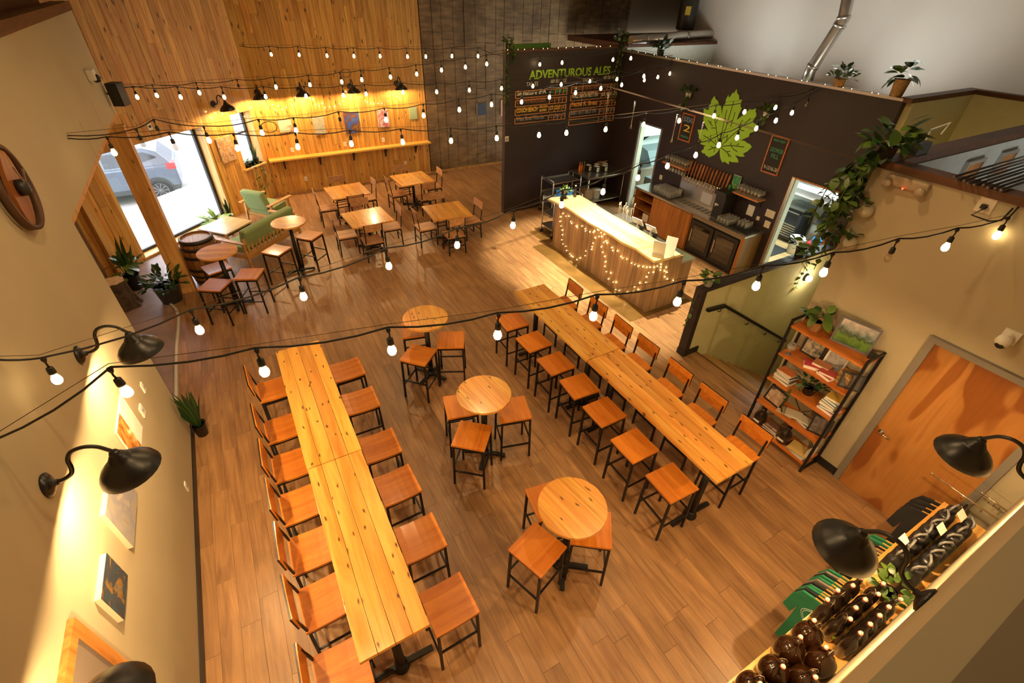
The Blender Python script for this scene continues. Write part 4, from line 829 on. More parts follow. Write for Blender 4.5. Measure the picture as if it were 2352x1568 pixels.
for col, (rows, side) in enumerate(((rowsL,'left'),(rowsR,'right'))):
    xa = M6(*rows[1][0]).x; xb = M6(*rows[1][1]).x
    for tl, tr, bl, name_, cm, nums, nm, lab in rows:
        z1 = (M6(*tl).z + M6(*tr).z)/2; z0 = z1-min(.235, (M6(*tl).z-M6(*bl).z)); wid = xb-xa; t = thing('menu_board', 'framed beer menu strip, %s from the top of the %s column, %s' % (ORD[rows.index((tl, tr, bl, name_, cm, nums, nm, lab))], side, lab), 'menu board', (xa, YB, z0)); h_ = z1-z0
        MB().bx(0,wid,-.012,0,0,h_).build('panel', m_chalk, t); f = MB(); e = .016
        f.bx(0,wid,-.024,0,0,e).bx(0,wid,-.024,0,h_-e,h_)
        for k in (0,.655,.765,.845,.92,1): f.bx(k*wid-e/2,k*wid+e/2,-.024,0,0,h_)
        f.build('frame', m_bfr, t)
        fit = .56*wid if name_ != 'COUCH BEACH' else .40*wid
        text(name_, .15, cm, t, frame_M((.035,-.0135,.065),(1,0,0),(0,0,1)), fit=fit, bold=.003)
        if name_ == 'COUCH BEACH': text('BELGIAN', .075, cm, t, frame_M((.47*wid,-.0135,.125),(1,0,0),(0,0,1)), fit=.16*wid, bold=.002); text('BLONDE', .075, cm, t, frame_M((.47*wid,-.0135,.045),(1,0,0),(0,0,1)), fit=.14*wid, bold=.002)
        for k, tx in zip((.67,.78,.858,.932), nums):
            if tx: text(tx, .14, nm, t, frame_M((k*wid,-.0135,.06),(1,0,0),(0,0,1)), fit=.065*wid if len(tx) > 1 else .03*wid, bold=.002)
    z = M6(*rows[0][0]).z
    t = thing('menu_header', 'white hand-lettered heading above the %s menu column' % side, 'lettering', (xa, YB, z+.05))
    text('TASTES', .12, cw_, t, frame_M((.20*wid if col==0 else .22*wid,-.003,.03),(1,0,0),(0,0,1)), fit=.22*wid); text('ABV IBU 16 OZ', .11, cw_, t, frame_M((.66*wid,-.003,.06),(1,0,0),(0,0,1)), fit=.32*wid)
p = PY(1163,319,YB); o = MB().box((0,0,0),(.10,.006,.12)).build('notice', m_paper); o.location = (5.995, YM-.004, p.z); tag(o, 'small white notice near the free edge of the menu wall', 'notice')
for dz in (-.025,.02): pass
MB().bx(-.035,.035,-.005,-.003,-.03,-.012).bx(-.035,.035,-.005,-.003,.010,.022).build('printed_lines', m_blk, o)
# ---- carts and steel table under the menu
def cart(name, label, x, y, rz=0, w_=.86, d=.56, h=.88):
    t = thing(name, label, 'cart', (x,y,0), rz)
    for sx in (-1,1):
        for sy in (-1,1):
            p = (sx*w_/2, sy*d/2); MB().tube([(p[0],p[1],.12),(p[0],p[1],h+.06)], .014, 8).build('post', m_ss, t)
            c = MB().lathe([(.05,-.012),(.05,.012)], (p[0],p[1],.05), 14, Matrix.Rotation(PI/2,3,'X'), smooth=False).build('caster', m_blk, t); MB().bx(p[0]-.02,p[0]+.02,p[1]-.02,p[1]+.02,.09,.13).build('fork', m_ssd, c)
    for z in (.2,.53,h-.02): MB().bx(-w_/2,w_/2,-d/2,d/2,z,z+.015).bx(-w_/2,w_/2,-d/2,-d/2+.01,z,z+.04).bx(-w_/2,w_/2,d/2-.01,d/2,z,z+.04).build('tray', m_ss, t)
    for s in (-1,1): MB().tube([(s*w_/2,-d/2,h+.06),(s*(w_/2+.03),-d/2+.05,h+.09),(s*(w_/2+.03),d/2-.05,h+.09),(s*w_/2,d/2,h+.06)], .012, 8).build('handle', m_ss, t)
cart('steel_cart', 'empty stainless steel cart against the dark menu wall', 7.37, 10.21)
cart('steel_cart', 'stainless steel cart at the window end of the bar', 6.62, 9.04, 0, .80, .48)
t = thing('steel_table', 'stainless prep table loaded with napkin holders under the menu', 'table', (8.68,10.27,0)); MB().bx(-.66,.62,-.40,.40,.86,.90).build('top', m_ss, t); MB().bx(-.62,.58,-.36,.36,.20,.225).build('lower_shelf', m_ss, t)
for sx in (-.62,.58):
    for sy in (-.36,.36): MB().tube([(sx,sy,0),(sx,sy,.86)], .02, 8).build('leg', m_ss, t)
for i in range(5):
    p = PZ(1350+i*12.5, 400+i*4.2, .90); p.y = min(p.y, 10.5); t = thing('napkin_holder', 'black napkin holder with a green leaf card, %s from the sauce bottles' % ORD[i], 'napkin holder', (8.40+i*.125, 10.42-(i%2)*.16-.02*i, .90), R(8)); MB().bx(-.05,.05,-.07,.07,0,.15).build('case', m_blk, t); MB().bx(-.045,.045,-.06,.06,.15,.165).build('napkins', m_paper, t); c = MB().bx(-.045,.045,-.073,-.07,.02,.13).build('card', m_paper, t); MB().prism([(-.005,-.0745,.04),(.035,-.0745,.06),(.03,-.0745,.10),(.0,-.0745,.08)], (0,.001,0)).build('leaf_print', plain('lime_green_paint', (.30,.56,.03), .5), c)
for i, (dx, c, lab) in enumerate(((0,(.75,.25,.02),'orange hot sauce bottle, first from the left'),(.07,(.65,.10,.02),'red hot sauce bottle with red cap'),(.15,(.12,.10,.03),'dark sauce bottle with green cap'))):
    t = thing('sauce_bottle', lab, 'bottle', (8.16+dx, 10.50, .90)); MB().lathe([(.028,0),(.030,.01),(.030,.12),(.012,.17),(.012,.20)], n=12).build('body', plain('sauce_%d' % i, c, .15), t); MB().lathe([(.014,.195),(.014,.235),(.0001,.236)], n=10).build('cap', plain('cap_%d' % i, [(.5,.35,.2),(.5,.03,.02),(.02,.4,.15)][i], .5), t)
for i in range(3):
    o = MB().box((0,0,.06),(.12,.03,.12), M=Matrix.Rotation(rl.uniform(-.4,.4),3,'X')).build('paper_bag', plain('kraft_paper', (.36,.22,.10), .8)); o.location = (8.85+.12*i, 10.55, .93); o.rotation_euler = (0,0,rl.uniform(-.6,.6)); tag(o, 'crumpled kraft paper bag on the prep table, %s from the sauces' % ORD[i], 'paper bag', 'kraft bags on the prep table')
t = thing('white_tub', 'white lidded tub on the lower shelf of the prep table', 'tub', (8.55,10.15,.226)); MB().lathe([(.11,0),(.13,.22),(.135,.22),(.135,.24),(.0001,.245)], n=18).build('body', m_paper, t)
o = MB().bx(-.14,.14,-.12,.12,0,.26).build('cardboard_box', plain('kraft_paper', (.36,.22,.10), .8)); o.location = (8.25,10.2,.226); tag(o, 'brown cardboard box on the lower shelf of the prep table', 'box')
# crate of greens
p = Vector((6.72, 9.05, .90)); t = thing('produce_crate', 'blue plastic crate of salad greens behind the bar end', 'crate', p, R(4)); m_blue = plain('blue_plastic', (.02,.16,.50), .4)
for s in (-1,1):
    for k in range(3): MB().bx(-.20,.20,s*.14-.004,s*.14+.004,.02+k*.045,.05+k*.045).bx(s*.20-.004,s*.20+.004,-.14,.14,.02+k*.045,.05+k*.045).build('side_slat', m_blue, t)
MB().bx(-.20,.20,-.14,.14,0,.01).build('base', m_blue, t)
bushy(t, (0,0,.06), 30, .22, .16, ME_LITE, (.4,.7), (0,80))
for i in range(3): MB().ball((-.1-.03*i,.04*i-.05,.13),.035).build('tomato', plain('tomato_red', (.6,.04,.02), .25), t)
# ---- in the two kitchens
def rect_lamp(name, label, c, sx, sy, power):
    t = thing(name, label, 'light', c); MB().bx(-sx/2,sx/2,-sy/2,sy/2,0,.05).build('housing', m_paper, t); MB().bx(-sx/2+.02,sx/2-.02,-sy/2+.02,sy/2-.02,-.012,0).build('diffuser', emit('cool_tube', (.85,1,.97), 9), t)
    lamp('tube_light', 'AREA', (0,0,-.03), power, COOL, t, shape='RECTANGLE', size=sx, size_y=sy)
    MB().bx(-sx/2+.02,sx/2-.02,-sy/2+.02,sy/2-.02,.05,.058).build('uplight_diffuser', emit('cool_tube', (.85,1,.97), 9), t)
    u = lamp('tube_uplight', 'AREA', (0,0,.07), power*.45, (1.0,.97,.88), t, shape='RECTANGLE', size=sx, size_y=sy); u.rotation_euler = (PI,0,0)
rect_lamp('ceiling_tube', 'cool tube light above the cooking line', (10.8,5.6,2.80), .3, 1.2, 110)
rect_lamp('ceiling_tube', 'cool tube light above the dish room', (10.8,8.9,2.80), .3, 1.2, 110)
rect_lamp('ceiling_tube', 'cool tube light in the back room behind the door wall', (8.6,.4,2.15), .3, 1.2, 14)
t = thing('kitchen_oven', 'stainless oven with a louvred front in the kitchen', 'oven', (11.35,6.15,0)); MB().bx(0,.5,-.26,.28,.08,.84).build('body', plain('dark_oven_front', (.05,.05,.06), .3, .5), t)
for k in range(6): MB().bx(-.025,0,-.22,.24,.15+k*.055,.18+k*.055).build('louvre', m_ss, t)
MB().bx(-.03,.5,-.28,.30,.84,.88).build('top', m_ss, t); MB().bx(-.04,-.02,-.2,.22,.74,.77).build('handle', m_ss, t)
t = thing('extractor_hood', 'shiny stainless extractor hood above the kitchen oven', 'hood', (11.3,5.9,1.02)); MB().bx(.25,.6,-.75,.75,0,.5).build('back_panel', m_ss, t); MB().prism([(0,-.75,.42),(.3,-.75,.36),(.6,-.75,.95),(.35,-.75,.95)], (0,1.5,0)).build('canopy', m_ss, t); MB().bx(.02,.24,-.7,.7,.30,.335).build('reflection_strip', emit('hood_reflection_glow', (.95,1,1), 5), t); MB().bx(.05,.55,-.75,.75,.1,.13).build('shelf', m_ss, t)  # glowing strip stands in for tube light reflected in the hood's steel
t = thing('deep_fryer', 'dark fryer unit right of the kitchen oven', 'fryer', (11.40,5.40,0)); MB().bx(0,.5,-.22,.22,0,.62).build('body', m_ssd, t); MB().prism([(.05,-.2,.62),(.45,-.2,.62),(.45,-.2,.98),(.25,-.2,.98)], (0,.4,0)).build('hood', m_blk, t)
t = thing('white_bucket', 'white plastic bucket on the kitchen floor by the oven', 'bucket', (11.02,5.62,0)); MB().lathe([(.13,0),(.155,.36),(.165,.36),(.165,.39),(.15,.39),(.13,.03),(.001,.03)], n=22).build('body', m_paper, t); MB().tube([(.0,-.165,.36),(.1,-.15,.28),(.165,0,.24),(.1,.15,.28),(0,.165,.36)], .004, 5).build('handle', m_ss, t)
t = thing('red_crate', 'red crate holding blue packets behind the bucket', 'crate', (11.22,5.28,0)); MB().bx(-.16,.16,-.14,.14,0,.34).build('body', plain('red_plastic', (.55,.05,.03), .4), t); MB().box((.0,0,.39),(.24,.2,.09), rz=.4).build('packet', m_blue, t)
o = MB().bx(10.3,11.0,5.7,6.4,.001,.012).build('floor_mat', m_rub); tag(o, 'black rubber mat inside the kitchen doorway', 'mat')
t = thing('kitchen_shelf', 'white wall shelf on a dark bracket seen through the first doorway', 'shelf', (9.9,YM,1.60)); MB().bx(0,1.7,-.32,0,0,.03).build('board', m_paper, t); MB().prism([(.62,-.28,0),(.62,0,0),(.62,0,-.22)], (.03,0,0)).build('bracket', m_blk, t)
o = MB().bx(0,.16,-.12,.0,0,.2).build('blue_carton', m_blue); o.location = (10.05,YM-.1,1.632); tag(o, 'blue carton on the dish room wall shelf', 'carton')
t = thing('dish_counter', 'steel dish counter with a slanted grey hood in the dish room', 'counter', (9.7,10.02,0)); MB().bx(0,2.0,0,.70,.82,.87).build('top', m_ss, t); MB().bx(.05,2.0,.05,.7,.1,.82).build('body', m_ssd, t); MB().prism([(.75,.1,.87),(.75,.68,.87),(.75,.68,1.28),(.75,.35,1.20)], (.9,0,0)).build('hood', plain('slate_plastic', (.16,.22,.22), .4), t)
t = thing('ice_machine', 'slate grey appliance just inside the first doorway', 'appliance', (9.75,9.05,0)); MB().bx(0,.75,0,.55,0,.80).build('body', plain('slate_appliance', (.12,.16,.17), .35), t); MB().bx(-.02,.0,.05,.5,.62,.66).build('handle', m_ss, t)
# ================================================================== LIGHTS HUNG IN THE ROOM
m_cable = plain('black_rubber_cable', (.012,.011,.011), .5); m_swire = plain('steel_support_wire', (.10,.07,.045), .4, .8)
m_bulb = emit('lit_filament_bulb', (1.0,.72,.34), 16.0); m_off = pane('unlit_bulb_glass', (.92,.86,.78), .22)
ME_SOCK = MB().tube([(0,0,.17),(.004,0,.13),(0,0,.105)], .006, 6).lathe([(.012,.105),(.021,.098),(.024,.06),(.022,.048),(.001,.047)], n=12).lathe([(.001,.19),(.013,.185),(.017,.17),(.010,.15)], n=8).mesh('socket'); ME_SOCK.materials.append(m_cable)
for p_ in ME_SOCK.polygons: p_.use_smooth = True
_bp = [(.014,.048),(.018,.035),(.029,.008),(.031,-.012),(.024,-.032),(.010,-.042),(.0005,-.044)]
ME_BULB = MB().lathe(_bp, n=12).mesh('bulb'); ME_BULB.materials.append(m_bulb); ME_OFF = MB().lathe(_bp, n=12).mesh('bulb'); ME_OFF.materials.append(m_off)
for q_ in (ME_BULB, ME_OFF):
    for p_ in q_.polygons: p_.use_smooth = True
def strand(label, a, b, bulbs, off=(), start=None, end=None, loops=()):
    P = [PL(x, y, a, b) for x, y in bulbs]; o = P[0] + Vector((0,0,.17)); t = thing('string_lights', label, 'string lights', o, 0, 'bulb strings across the room')
    K = [p + Vector((0,0,.17)) for p in P]
    if start: K = [Vector(start)] + K
    if end: K = K + [Vector(end)]
    path = []
    for i in range(len(K)-1):
        l = (K[i+1]-K[i]).length
        for k in range(4): u = k/4; path.append(K[i].lerp(K[i+1], u) - Vector((0,0,.05*l*4*u*(1-u))) - o)
    path.append(K[-1]-o)
    MB().tube(path, .0065, 6).build('cable', m_cable, t)
    MB().tube([k - o + Vector((0,0,.022)) for k in K], .0022, 4).build('support_wire', m_swire, t)
    for x, y in loops:
        c = PL(x, y, a, b) - o; MB().tube([c + Vector((.10*math.cos(q*PI/8), 0, .07*math.sin(q*PI/8))) for q in range(17)], .005, 5, False).build('spare_loop', m_cable, t)
    for i, p in enumerate(P):
        s = inst('socket', ME_SOCK, t, p-o, (rl.uniform(-.06,.06), rl.uniform(-.06,.06), rl.uniform(0,6)), .9)
        inst('bulb', ME_OFF if i in off else ME_BULB, s, (0,0,0))
    return t
strand('nearest bulb string crossing from left wall to the socket on the right door wall', (-1.53,2.75), (5.60,1.24), [(290,898),(607,852),(900,803),(1143,768),(1363,725),(1556,692),(1737,656),(1892,625),(2040,592),(2172,567),(2290,540)], off=(8,), start=(-1.53,2.75,3.02), end=(5.64,1.24,3.60))
strand('second bulb string rising from the left wall toward the leaf wall', (-1.53,3.27), (9.28,5.42), [(130,870),(458,757),(697,680),(893,610),(1050,562),(1178,517),(1290,470),(1385,440),(1465,408),(1533,381),(1598,356),(1651,333),(1693,316),(1737,295),(1782,277),(1819,259),(1852,240)], off=(16,), start=(-1.53,3.27,3.2), end=(9.28,5.42,3.62))
strand('lower bulb string hooked to the bulkhead in front of the big window', (-1.53,7.16), (9.28,5.50), [(262,350),(403,338),(545,340),(684,337),(807,330),(925,326),(1036,323),(1141,317),(1238,310),(1301,305),(1391,297),(1478,286),(1560,277),(1640,266),(1710,257),(1781,247)], off=(1,), start=(-1.53,7.16,3.51), end=(9.28,5.50,3.62))
strand('upper bulb string from the bulkhead hook toward the corner of the bar walls', (-1.53,7.2), (9.28,8.99), [(328,330),(367,308),(480,322),(602,305),(680,300),(783,285),(887,275),(973,265),(1055,252),(1129,240),(1198,234),(1262,223),(1322,213),(1380,203),(1428,195),(1479,175),(1544,157)], off=(0,1,5), start=(-1.53,7.2,3.53), end=(9.28,8.99,3.66), loops=((618,292),))
strand('lower of the two far bulb strings starting at the loudspeaker', (-1.30,11.2), (9.28,9.0), [(315,223),(415,223),(515,223),(610,222),(703,221),(789,219),(841,216),(926,212),(1003,211),(1078,207),(1152,203),(1224,198),(1289,194),(1355,187),(1417,182),(1480,184),(1511,177),(1539,169)], start=(-1.45,11.0,3.42), end=(9.28,9.0,3.68), loops=((820,205),))
strand('upper of the two far bulb strings starting at the loudspeaker', (-1.30,11.3), (9.28,9.8), [(360,219),(458,213),(550,206),(634,200),(712,195),(785,188),(831,183),(897,177),(957,170),(1014,161),(1069,154),(1118,147)], off=(2,), start=(-1.45,11.0,3.45), end=PL(1180,135,(-1.30,11.3),(9.28,9.8))+Vector((0,0,.17)), loops=((794,168),))
strand('highest bulb string along the plank and concrete walls', (.9,14.3), (9.28,9.0), [(623,125),(687,126),(751,128),(813,129),(873,129),(936,130),(978,130),(1038,129),(1098,129),(1172,150),(1240,148),(1291,144),(1408,137),(1449,134)], start=(.85,14.4,3.65), end=(9.28,9.0,3.75))
# cable track with small clear pendants over the bar
t = thing('pendant_track', 'thin twin cable track with clear pendant bulbs above the bar', 'pendant lights', (7.3,10.7,0)); o = Vector((7.3,10.7,0)); qa = PL(1289,167,(7.3,10.7),(6.9,3.0)); qb = PL(1985,370,(7.3,10.7),(6.9,3.0))
for dx in (-.03,.03): MB().tube([qa-o+Vector((dx,0,0)), qb-o+Vector((dx,0,0))], .0045, 6).build('track_cable', plain('copper_track', (.20,.125,.08), .4, .7), t)
for x, y, x2, y2 in ((1459,232,1452,292),(1556,262,1542,322),(1616,280,1603,342),(1340,190,1335,235),(1398,213,1389,268)):
    p = PL(x, y, (7.3,10.7), (6.9,3.0)); q = PL(x2, y2, (7.3,10.7), (6.9,3.0)); q = Vector((p.x, p.y, q.z)); c = MB().tube([p-o+Vector((-.012,0,0)), q-o], .002, 4).tube([p-o+Vector((.012,0,0)), q-o], .002, 4).build('drop_wire', plain('silver_wire', (.6,.55,.5), .3, .9), t); MB().lathe([(.006,.04),(.028,-.02),(.03,-.03),(.001,-.032)], q-o, 10).build('pendant_bulb', m_off, c)
# ---- gooseneck wall lamps
m_enam = plain('black_lamp_enamel', (.012,.010,.009), .35); m_shin = plain('white_lamp_inside', (.85,.80,.66), .5)
def sconce(label, loc, rz, power, group, neck=.38, gain=1.0):
    t = thing('gooseneck_lamp', label, 'wall lamp', loc, rz, group)
    My = Matrix.Rotation(PI/2, 3, 'Y')
    MB().lathe([(.075,0),(.078,.012),(.05,.03),(.02,.042),(.018,.06)], (0,0,0), 20, My).build('wall_plate', m_enam, t)
    MB().tube(spline([(.03,0,0),(.09,0,.005),(.135,0,.03),(.155,0,.08),(.165,0,.14),(.20,0,.19),(.26,0,.20),(.315,0,.175),(neck-.03,0,.13),(neck,0,.085)], 4), .0125, 10).build('arm', m_enam, t)
    prof = [(.022,.10),(.030,.085),(.030,.07),(.042,.065),(.042,.05),(.056,.045),(.056,.03),(.075,.02),(.105,-.005),(.14,-.035),(.165,-.07),(.172,-.095),(.174,-.10)]
    s = MB().lathe([(.001,.101)]+prof, (0,0,0), 24, cap=False).build('shade', m_enam, t); MB().lathe([(r_-.004, z-.004) for r_, z in prof[6:]], (0,0,0), 24, cap=False).build('reflector', m_shin, s)
    s.location = (neck,0,0); s.rotation_euler = (0, R(-6), 0)
    bl = MB().ball((0,0,-.035), .026).build('lamp_bulb', emit('sconce_bulb', (1.0,.78,.45), 30), s)
    lamp('lamp_light', 'POINT', (neck,0,-.075), power, WARM2, t, shadow_soft_size=.03)
    return t
for i, (y, lab) in enumerate(((4.25,'black gooseneck lamp on the left wall nearest the entrance'),(2.85,'black gooseneck lamp in the middle of the left wall'),(1.42,'black gooseneck lamp at the bottom of the left wall, cut by the frame'))): sconce(lab, (XL, y, 2.53), 0, 85, 'gooseneck lamps on the left wall')
for i, (x, lab) in enumerate(((.98,'second gooseneck lamp from the window on the plank wall'),(1.99,'middle gooseneck lamp on the plank wall'),(3.29,'gooseneck lamp above the blue painting'),(4.60,'gooseneck lamp nearest the concrete wall'))): sconce(lab, (x, YF, 2.62), R(-90), 60, 'gooseneck lamps on the plank wall')
p = DW(1.18, 0, 2.56); sconce('gooseneck lamp on the slanted wall beside the narrow window', p, math.atan2(DN.y, DN.x), 60, 'gooseneck lamps on the plank wall')
for x, lab in ((2.45,'black gooseneck lamp over the shop shelf, lower one'),(3.86,'black gooseneck lamp over the shop shelf by the door')): sconce(lab, (x, YN, 2.53), R(90), 80, 'gooseneck lamps over the shop shelf')
# fairy garland between the plank wall lamps, copper lights on the wall tops
Fz = lambda x, y: PY(600+x/3.92, y/3.92, YF-.03)
fairy('fairy_lights', 'fairy light garland swagged under the lamps of the plank wall', [[Fz(*q) for q in ((65,975),(100,943),(130,990),(153,953),(190,985),(225,967),(275,945),(310,880),(440,885),(470,893),(492,938),(523,953),(550,933),(577,968),(615,963),(662,960),(710,937),(730,910),(762,825),(832,790),(890,877),(932,908),(957,920),(985,933),(1015,935),(1053,932),(1087,930),(1133,912),(1157,865),(1225,870),(1250,890))]], 'fairy light garlands', 1.2)
fairy('fairy_lights', 'fairy lights beside the narrow window on the slanted wall', [[DW(s, .02, z) for s, z in ((1.45,2.45),(1.38,2.30),(1.2,2.38),(1.02,2.33),(.90,2.36),(.55,2.30),(.40,2.15),(.32,2.05),(.2,2.1),(.12,2.3))]], 'fairy light garlands', 1.2)
fairy('fairy_lights', 'tiny warm lights strung along the top of the menu wall', [[Vector((5.98+i*.22+rl.uniform(-.06,.06), YM-.02+rl.uniform(0,.02), 3.785)) for i in range(14)]], 'fairy light garlands', .7)
fairy('fairy_lights', 'tiny warm lights strung along the top of the leaf wall', [[Vector((XB-.01, 10.4-i*.24+rl.uniform(-.1,.1), 3.708)) for i in range(26)]], 'fairy light garlands', .65)
fairy('fairy_lights', 'tiny warm lights strung along the top of the door wall', [[Vector((XR-.015, 2.35-i*.24+rl.uniform(-.05,.05), 3.66)) for i in range(9)]], 'fairy light garlands', .55)
# stairwell bulkhead lamp
p = PY(1850,636,3.95); t = thing('stair_lamp', 'small lit bulkhead lamp on the pale stair wall', 'wall lamp', p); MB().lathe([(.07,0),(.075,.02),(.05,.04)], (0,0,0), 16, Matrix.Rotation(PI/2,3,'X')).build('base', m_blk, t); MB().lathe([(.05,.04),(.06,.07),(.045,.11),(.001,.125)], (0,0,0), 16, Matrix.Rotation(PI/2,3,'X')).build('globe', emit('stair_globe', (1.0,.83,.5), 14), t); lamp('stair_light', 'POINT', (0,-.16,0), 9, (1.0,.80,.48), t, shadow_soft_size=.06)
# ================================================================== WALL THINGS
def wquad(px, X):
    q = [PX(x, y, X) for x, y in px]; return (q[0].y+q[1].y)/2, (q[2].y+q[3].y)/2, (q[0].z+q[3].z)/2, (q[1].z+q[2].z)/2   # far, near, top, bottom
yf, yn, zt, zb = wquad([(274.8,908.5),(326,981),(317,1064),(262,998)], XL)
t = thing('beer_poster', 'poster with a brown beer photo and white upper half on the left wall', 'poster', (XL, yn, zb)); MB().bx(0,.012,0,yf-yn,0,zt-zb).build('sheet', m_paper, t); hw = (yf-yn)*.5
MB().bx(.012,.0135,.01,hw,.01,zt-zb-.01).build('photo', paint_art('beer_photo_print', [(.06,.015,.005),(.30,.09,.02),(.65,.30,.06),(.85,.70,.45)], 5), t)
for nm, lab, px, cols, sc in (('canvas_painting','large pale grey marbled canvas on the left wall',[(256,1062),(316,1132),(303,1254),(239,1181)],[(.20,.18,.15),(.30,.28,.25),(.22,.22,.27),(.38,.34,.28)],4),('canvas_painting','small dark blue and gold canvas on the left wall',[(245,1275),(293,1322),(282,1420),(226,1375)],[(.01,.015,.025),(.03,.06,.09),(.02,.03,.05),(.22,.12,.02),(.05,.10,.13)],7)):
    yf, yn, zt, zb = wquad(px, XL+.03); t = thing(nm, lab, 'painting', (XL, yn, zb)); MB().bx(0,.034,0,yf-yn,0,zt-zb).build('stretcher', m_card, t); MB().bx(.034,.037,0,yf-yn,0,zt-zb).build('canvas', paint_art('art_'+lab[:12], cols, sc), t)
q = PX(153,1424,XL); t = thing('framed_board', 'big board in an orange wood frame at the bottom of the left wall', 'framed board', (XL, q.y-1.15, q.z-1.05)); MB().bx(0,.02,.06,1.09,.06,.99).build('panel', plain('dark_felt_board', (.16,.12,.09), .9), t); f = MB().bx(0,.035,0,1.15,0,.07).bx(0,.035,0,1.15,.98,1.05).bx(0,.035,0,.07,.07,.98).bx(0,.035,1.08,1.15,.07,.98); f.build('frame', m_casing, t)
for nm, lab, cat, x, y, w_, h_ in (('thermostat','white thermostat with a small display on the left wall','thermostat',325,943,.10,.12),('light_switch','small white light switch above the thermostat','switch',327,890,.07,.11),('wall_outlet','cream outlet plate low on the left wall','outlet',427,1117,.07,.11)):
    t = thing(nm, lab, cat, PX(x, y, XL)); MB().bx(0,.012,-w_/2,w_/2,-h_/2,h_/2).build('plate', m_paper, t); MB().bx(.012,.016,-w_/5,w_/5,-h_/5,h_/5).build('insert', plain('grey_insert', (.35,.34,.36), .5), t)
# barrel hoop clock
c = PX(38,432,XL+.05); rr = (PX(93,494,XL+.05)-c).length*1.0; t = thing('hoop_clock', 'wall clock made of an iron barrel hoop and a wooden stave board', 'clock', (XL, c.y, c.z)); My = Matrix.Rotation(PI/2,3,'Y')
MB().lathe([(rr-.02,.02),(rr+.012,.02),(rr+.012,.07),(rr-.02,.07),(rr-.02,.02)], (0,0,0), 48, My, cap=False).build('hoop', plain('rusty_hoop', (.09,.045,.025), .55, .4), t)
up = [(rr*.46*math.cos(R(a)), rr*.93*math.sin(R(a))) for a in range(-76,77,19)]
poly = [(.03, -abs(x) if False else x, z) for x, z in up] + [(.03, -x, z) for x, z in up[::-1]]
o = MB().prism(poly, (.03,0,0)).build('stave_board', wood('clock_stave_wood', hexc('#6a3a16'), hexc('#8f5524'), 'z', 1, .4, .05), t); o.rotation_euler = (R(-28),0,0)
MB().lathe([(.06,.06),(.06,.10),(.045,.12),(.0001,.125)], (0,0,0), 18, My).build('clock_centre', m_blk, t); MB().bar((.11,0,0),(.11,.12,.10),.012,.006).bar((.115,0,0),(.115,-.05,.16),.010,.006).build('hands', m_ss, t)
# security camera and loudspeaker on the bulkhead, cameras on door wall
t = thing('dome_camera', 'white dome camera on the bulkhead beside the loudspeaker', 'camera', PX(200,172,XL)); MB().bx(0,.10,-.10,.10,-.07,.07).build('housing', m_paper, t, bevel=.02); MB().ball((.09,0,-.05),.06).build('dome', plain('smoked_dome', (.02,.018,.016), .08), t)
p = Vector((XL+.16, 10.75, 3.36)); t = thing('loudspeaker', 'black box loudspeaker on a bracket at the end of the bulkhead', 'loudspeaker', p, R(-25)); MB().bx(-.09,.09,-.10,.10,-.17,.17).build('cabinet', m_blk, t, bevel=.01); MB().bx(-.07,.07,-.106,-.10,-.15,.15).build('grille', plain('speaker_grille', (.03,.028,.026), .8), t); MB().tube([(-.19,.02,-.0),(-.09,.02,0)], .018, 8).build('bracket', m_ssd, t)
t = thing('dome_camera', 'white dome camera on the door wall above the plywood door', 'camera', PX(2322,772,XR)); MB().bx(-.03,0,-.06,.06,-.06,.06).build('base', m_paper, t); MB().tube([(-.02,0,0),(-.10,0,-.01)], .04, 12).build('arm', m_paper, t); MB().ball((-.13,0,-.01),.062).build('dome', m_paper, t); MB().ball((-.145,0,-.035),.045).build('lens', m_blk, t)
t = thing('emergency_light', 'beige emergency light unit with round lamp near the door wall top', 'emergency light', PX(2088,420,XR)); MB().bx(-.06,0,-.19,.19,-.05,.05).build('body', plain('beige_housing', (.40,.30,.19), .6), t, bevel=.024)
for s in (-1,1): MB().lathe([(.036,0),(.042,.04),(.040,.06),(.001,.058)], (-.04,s*.15,-.035), 14, Matrix.Rotation(-PI/2,3,'Y')).build('lamp_head', plain('clear_lens', (.40,.31,.21), .2), t)
MB().ball((-.075,.0,-.045),.008).build('indicator', emit('red_led', (1,.05,.02), 8), t)
t = thing('wall_outlet', 'cream outlet with a black plug near the top of the door wall', 'outlet', PX(2268,466,XR)); MB().bx(-.012,0,-.06,.06,-.085,.085).build('plate', m_card, t); MB().bx(-.05,-.012,-.02,.02,-.045,-.01).build('plug', m_blk, t)
q0 = PX(2268,475,XR-.05); o = MB().tube([q0, q0+Vector((-.03,.06,-.09)), PX(2272,508,XR-.08), PX(2300,506,XR-.06), Vector((5.61,1.26,3.58))], .008, 6).build('power_cord', m_cable); tag(o, 'black power cord hanging from the outlet to the bulb string', 'cord')
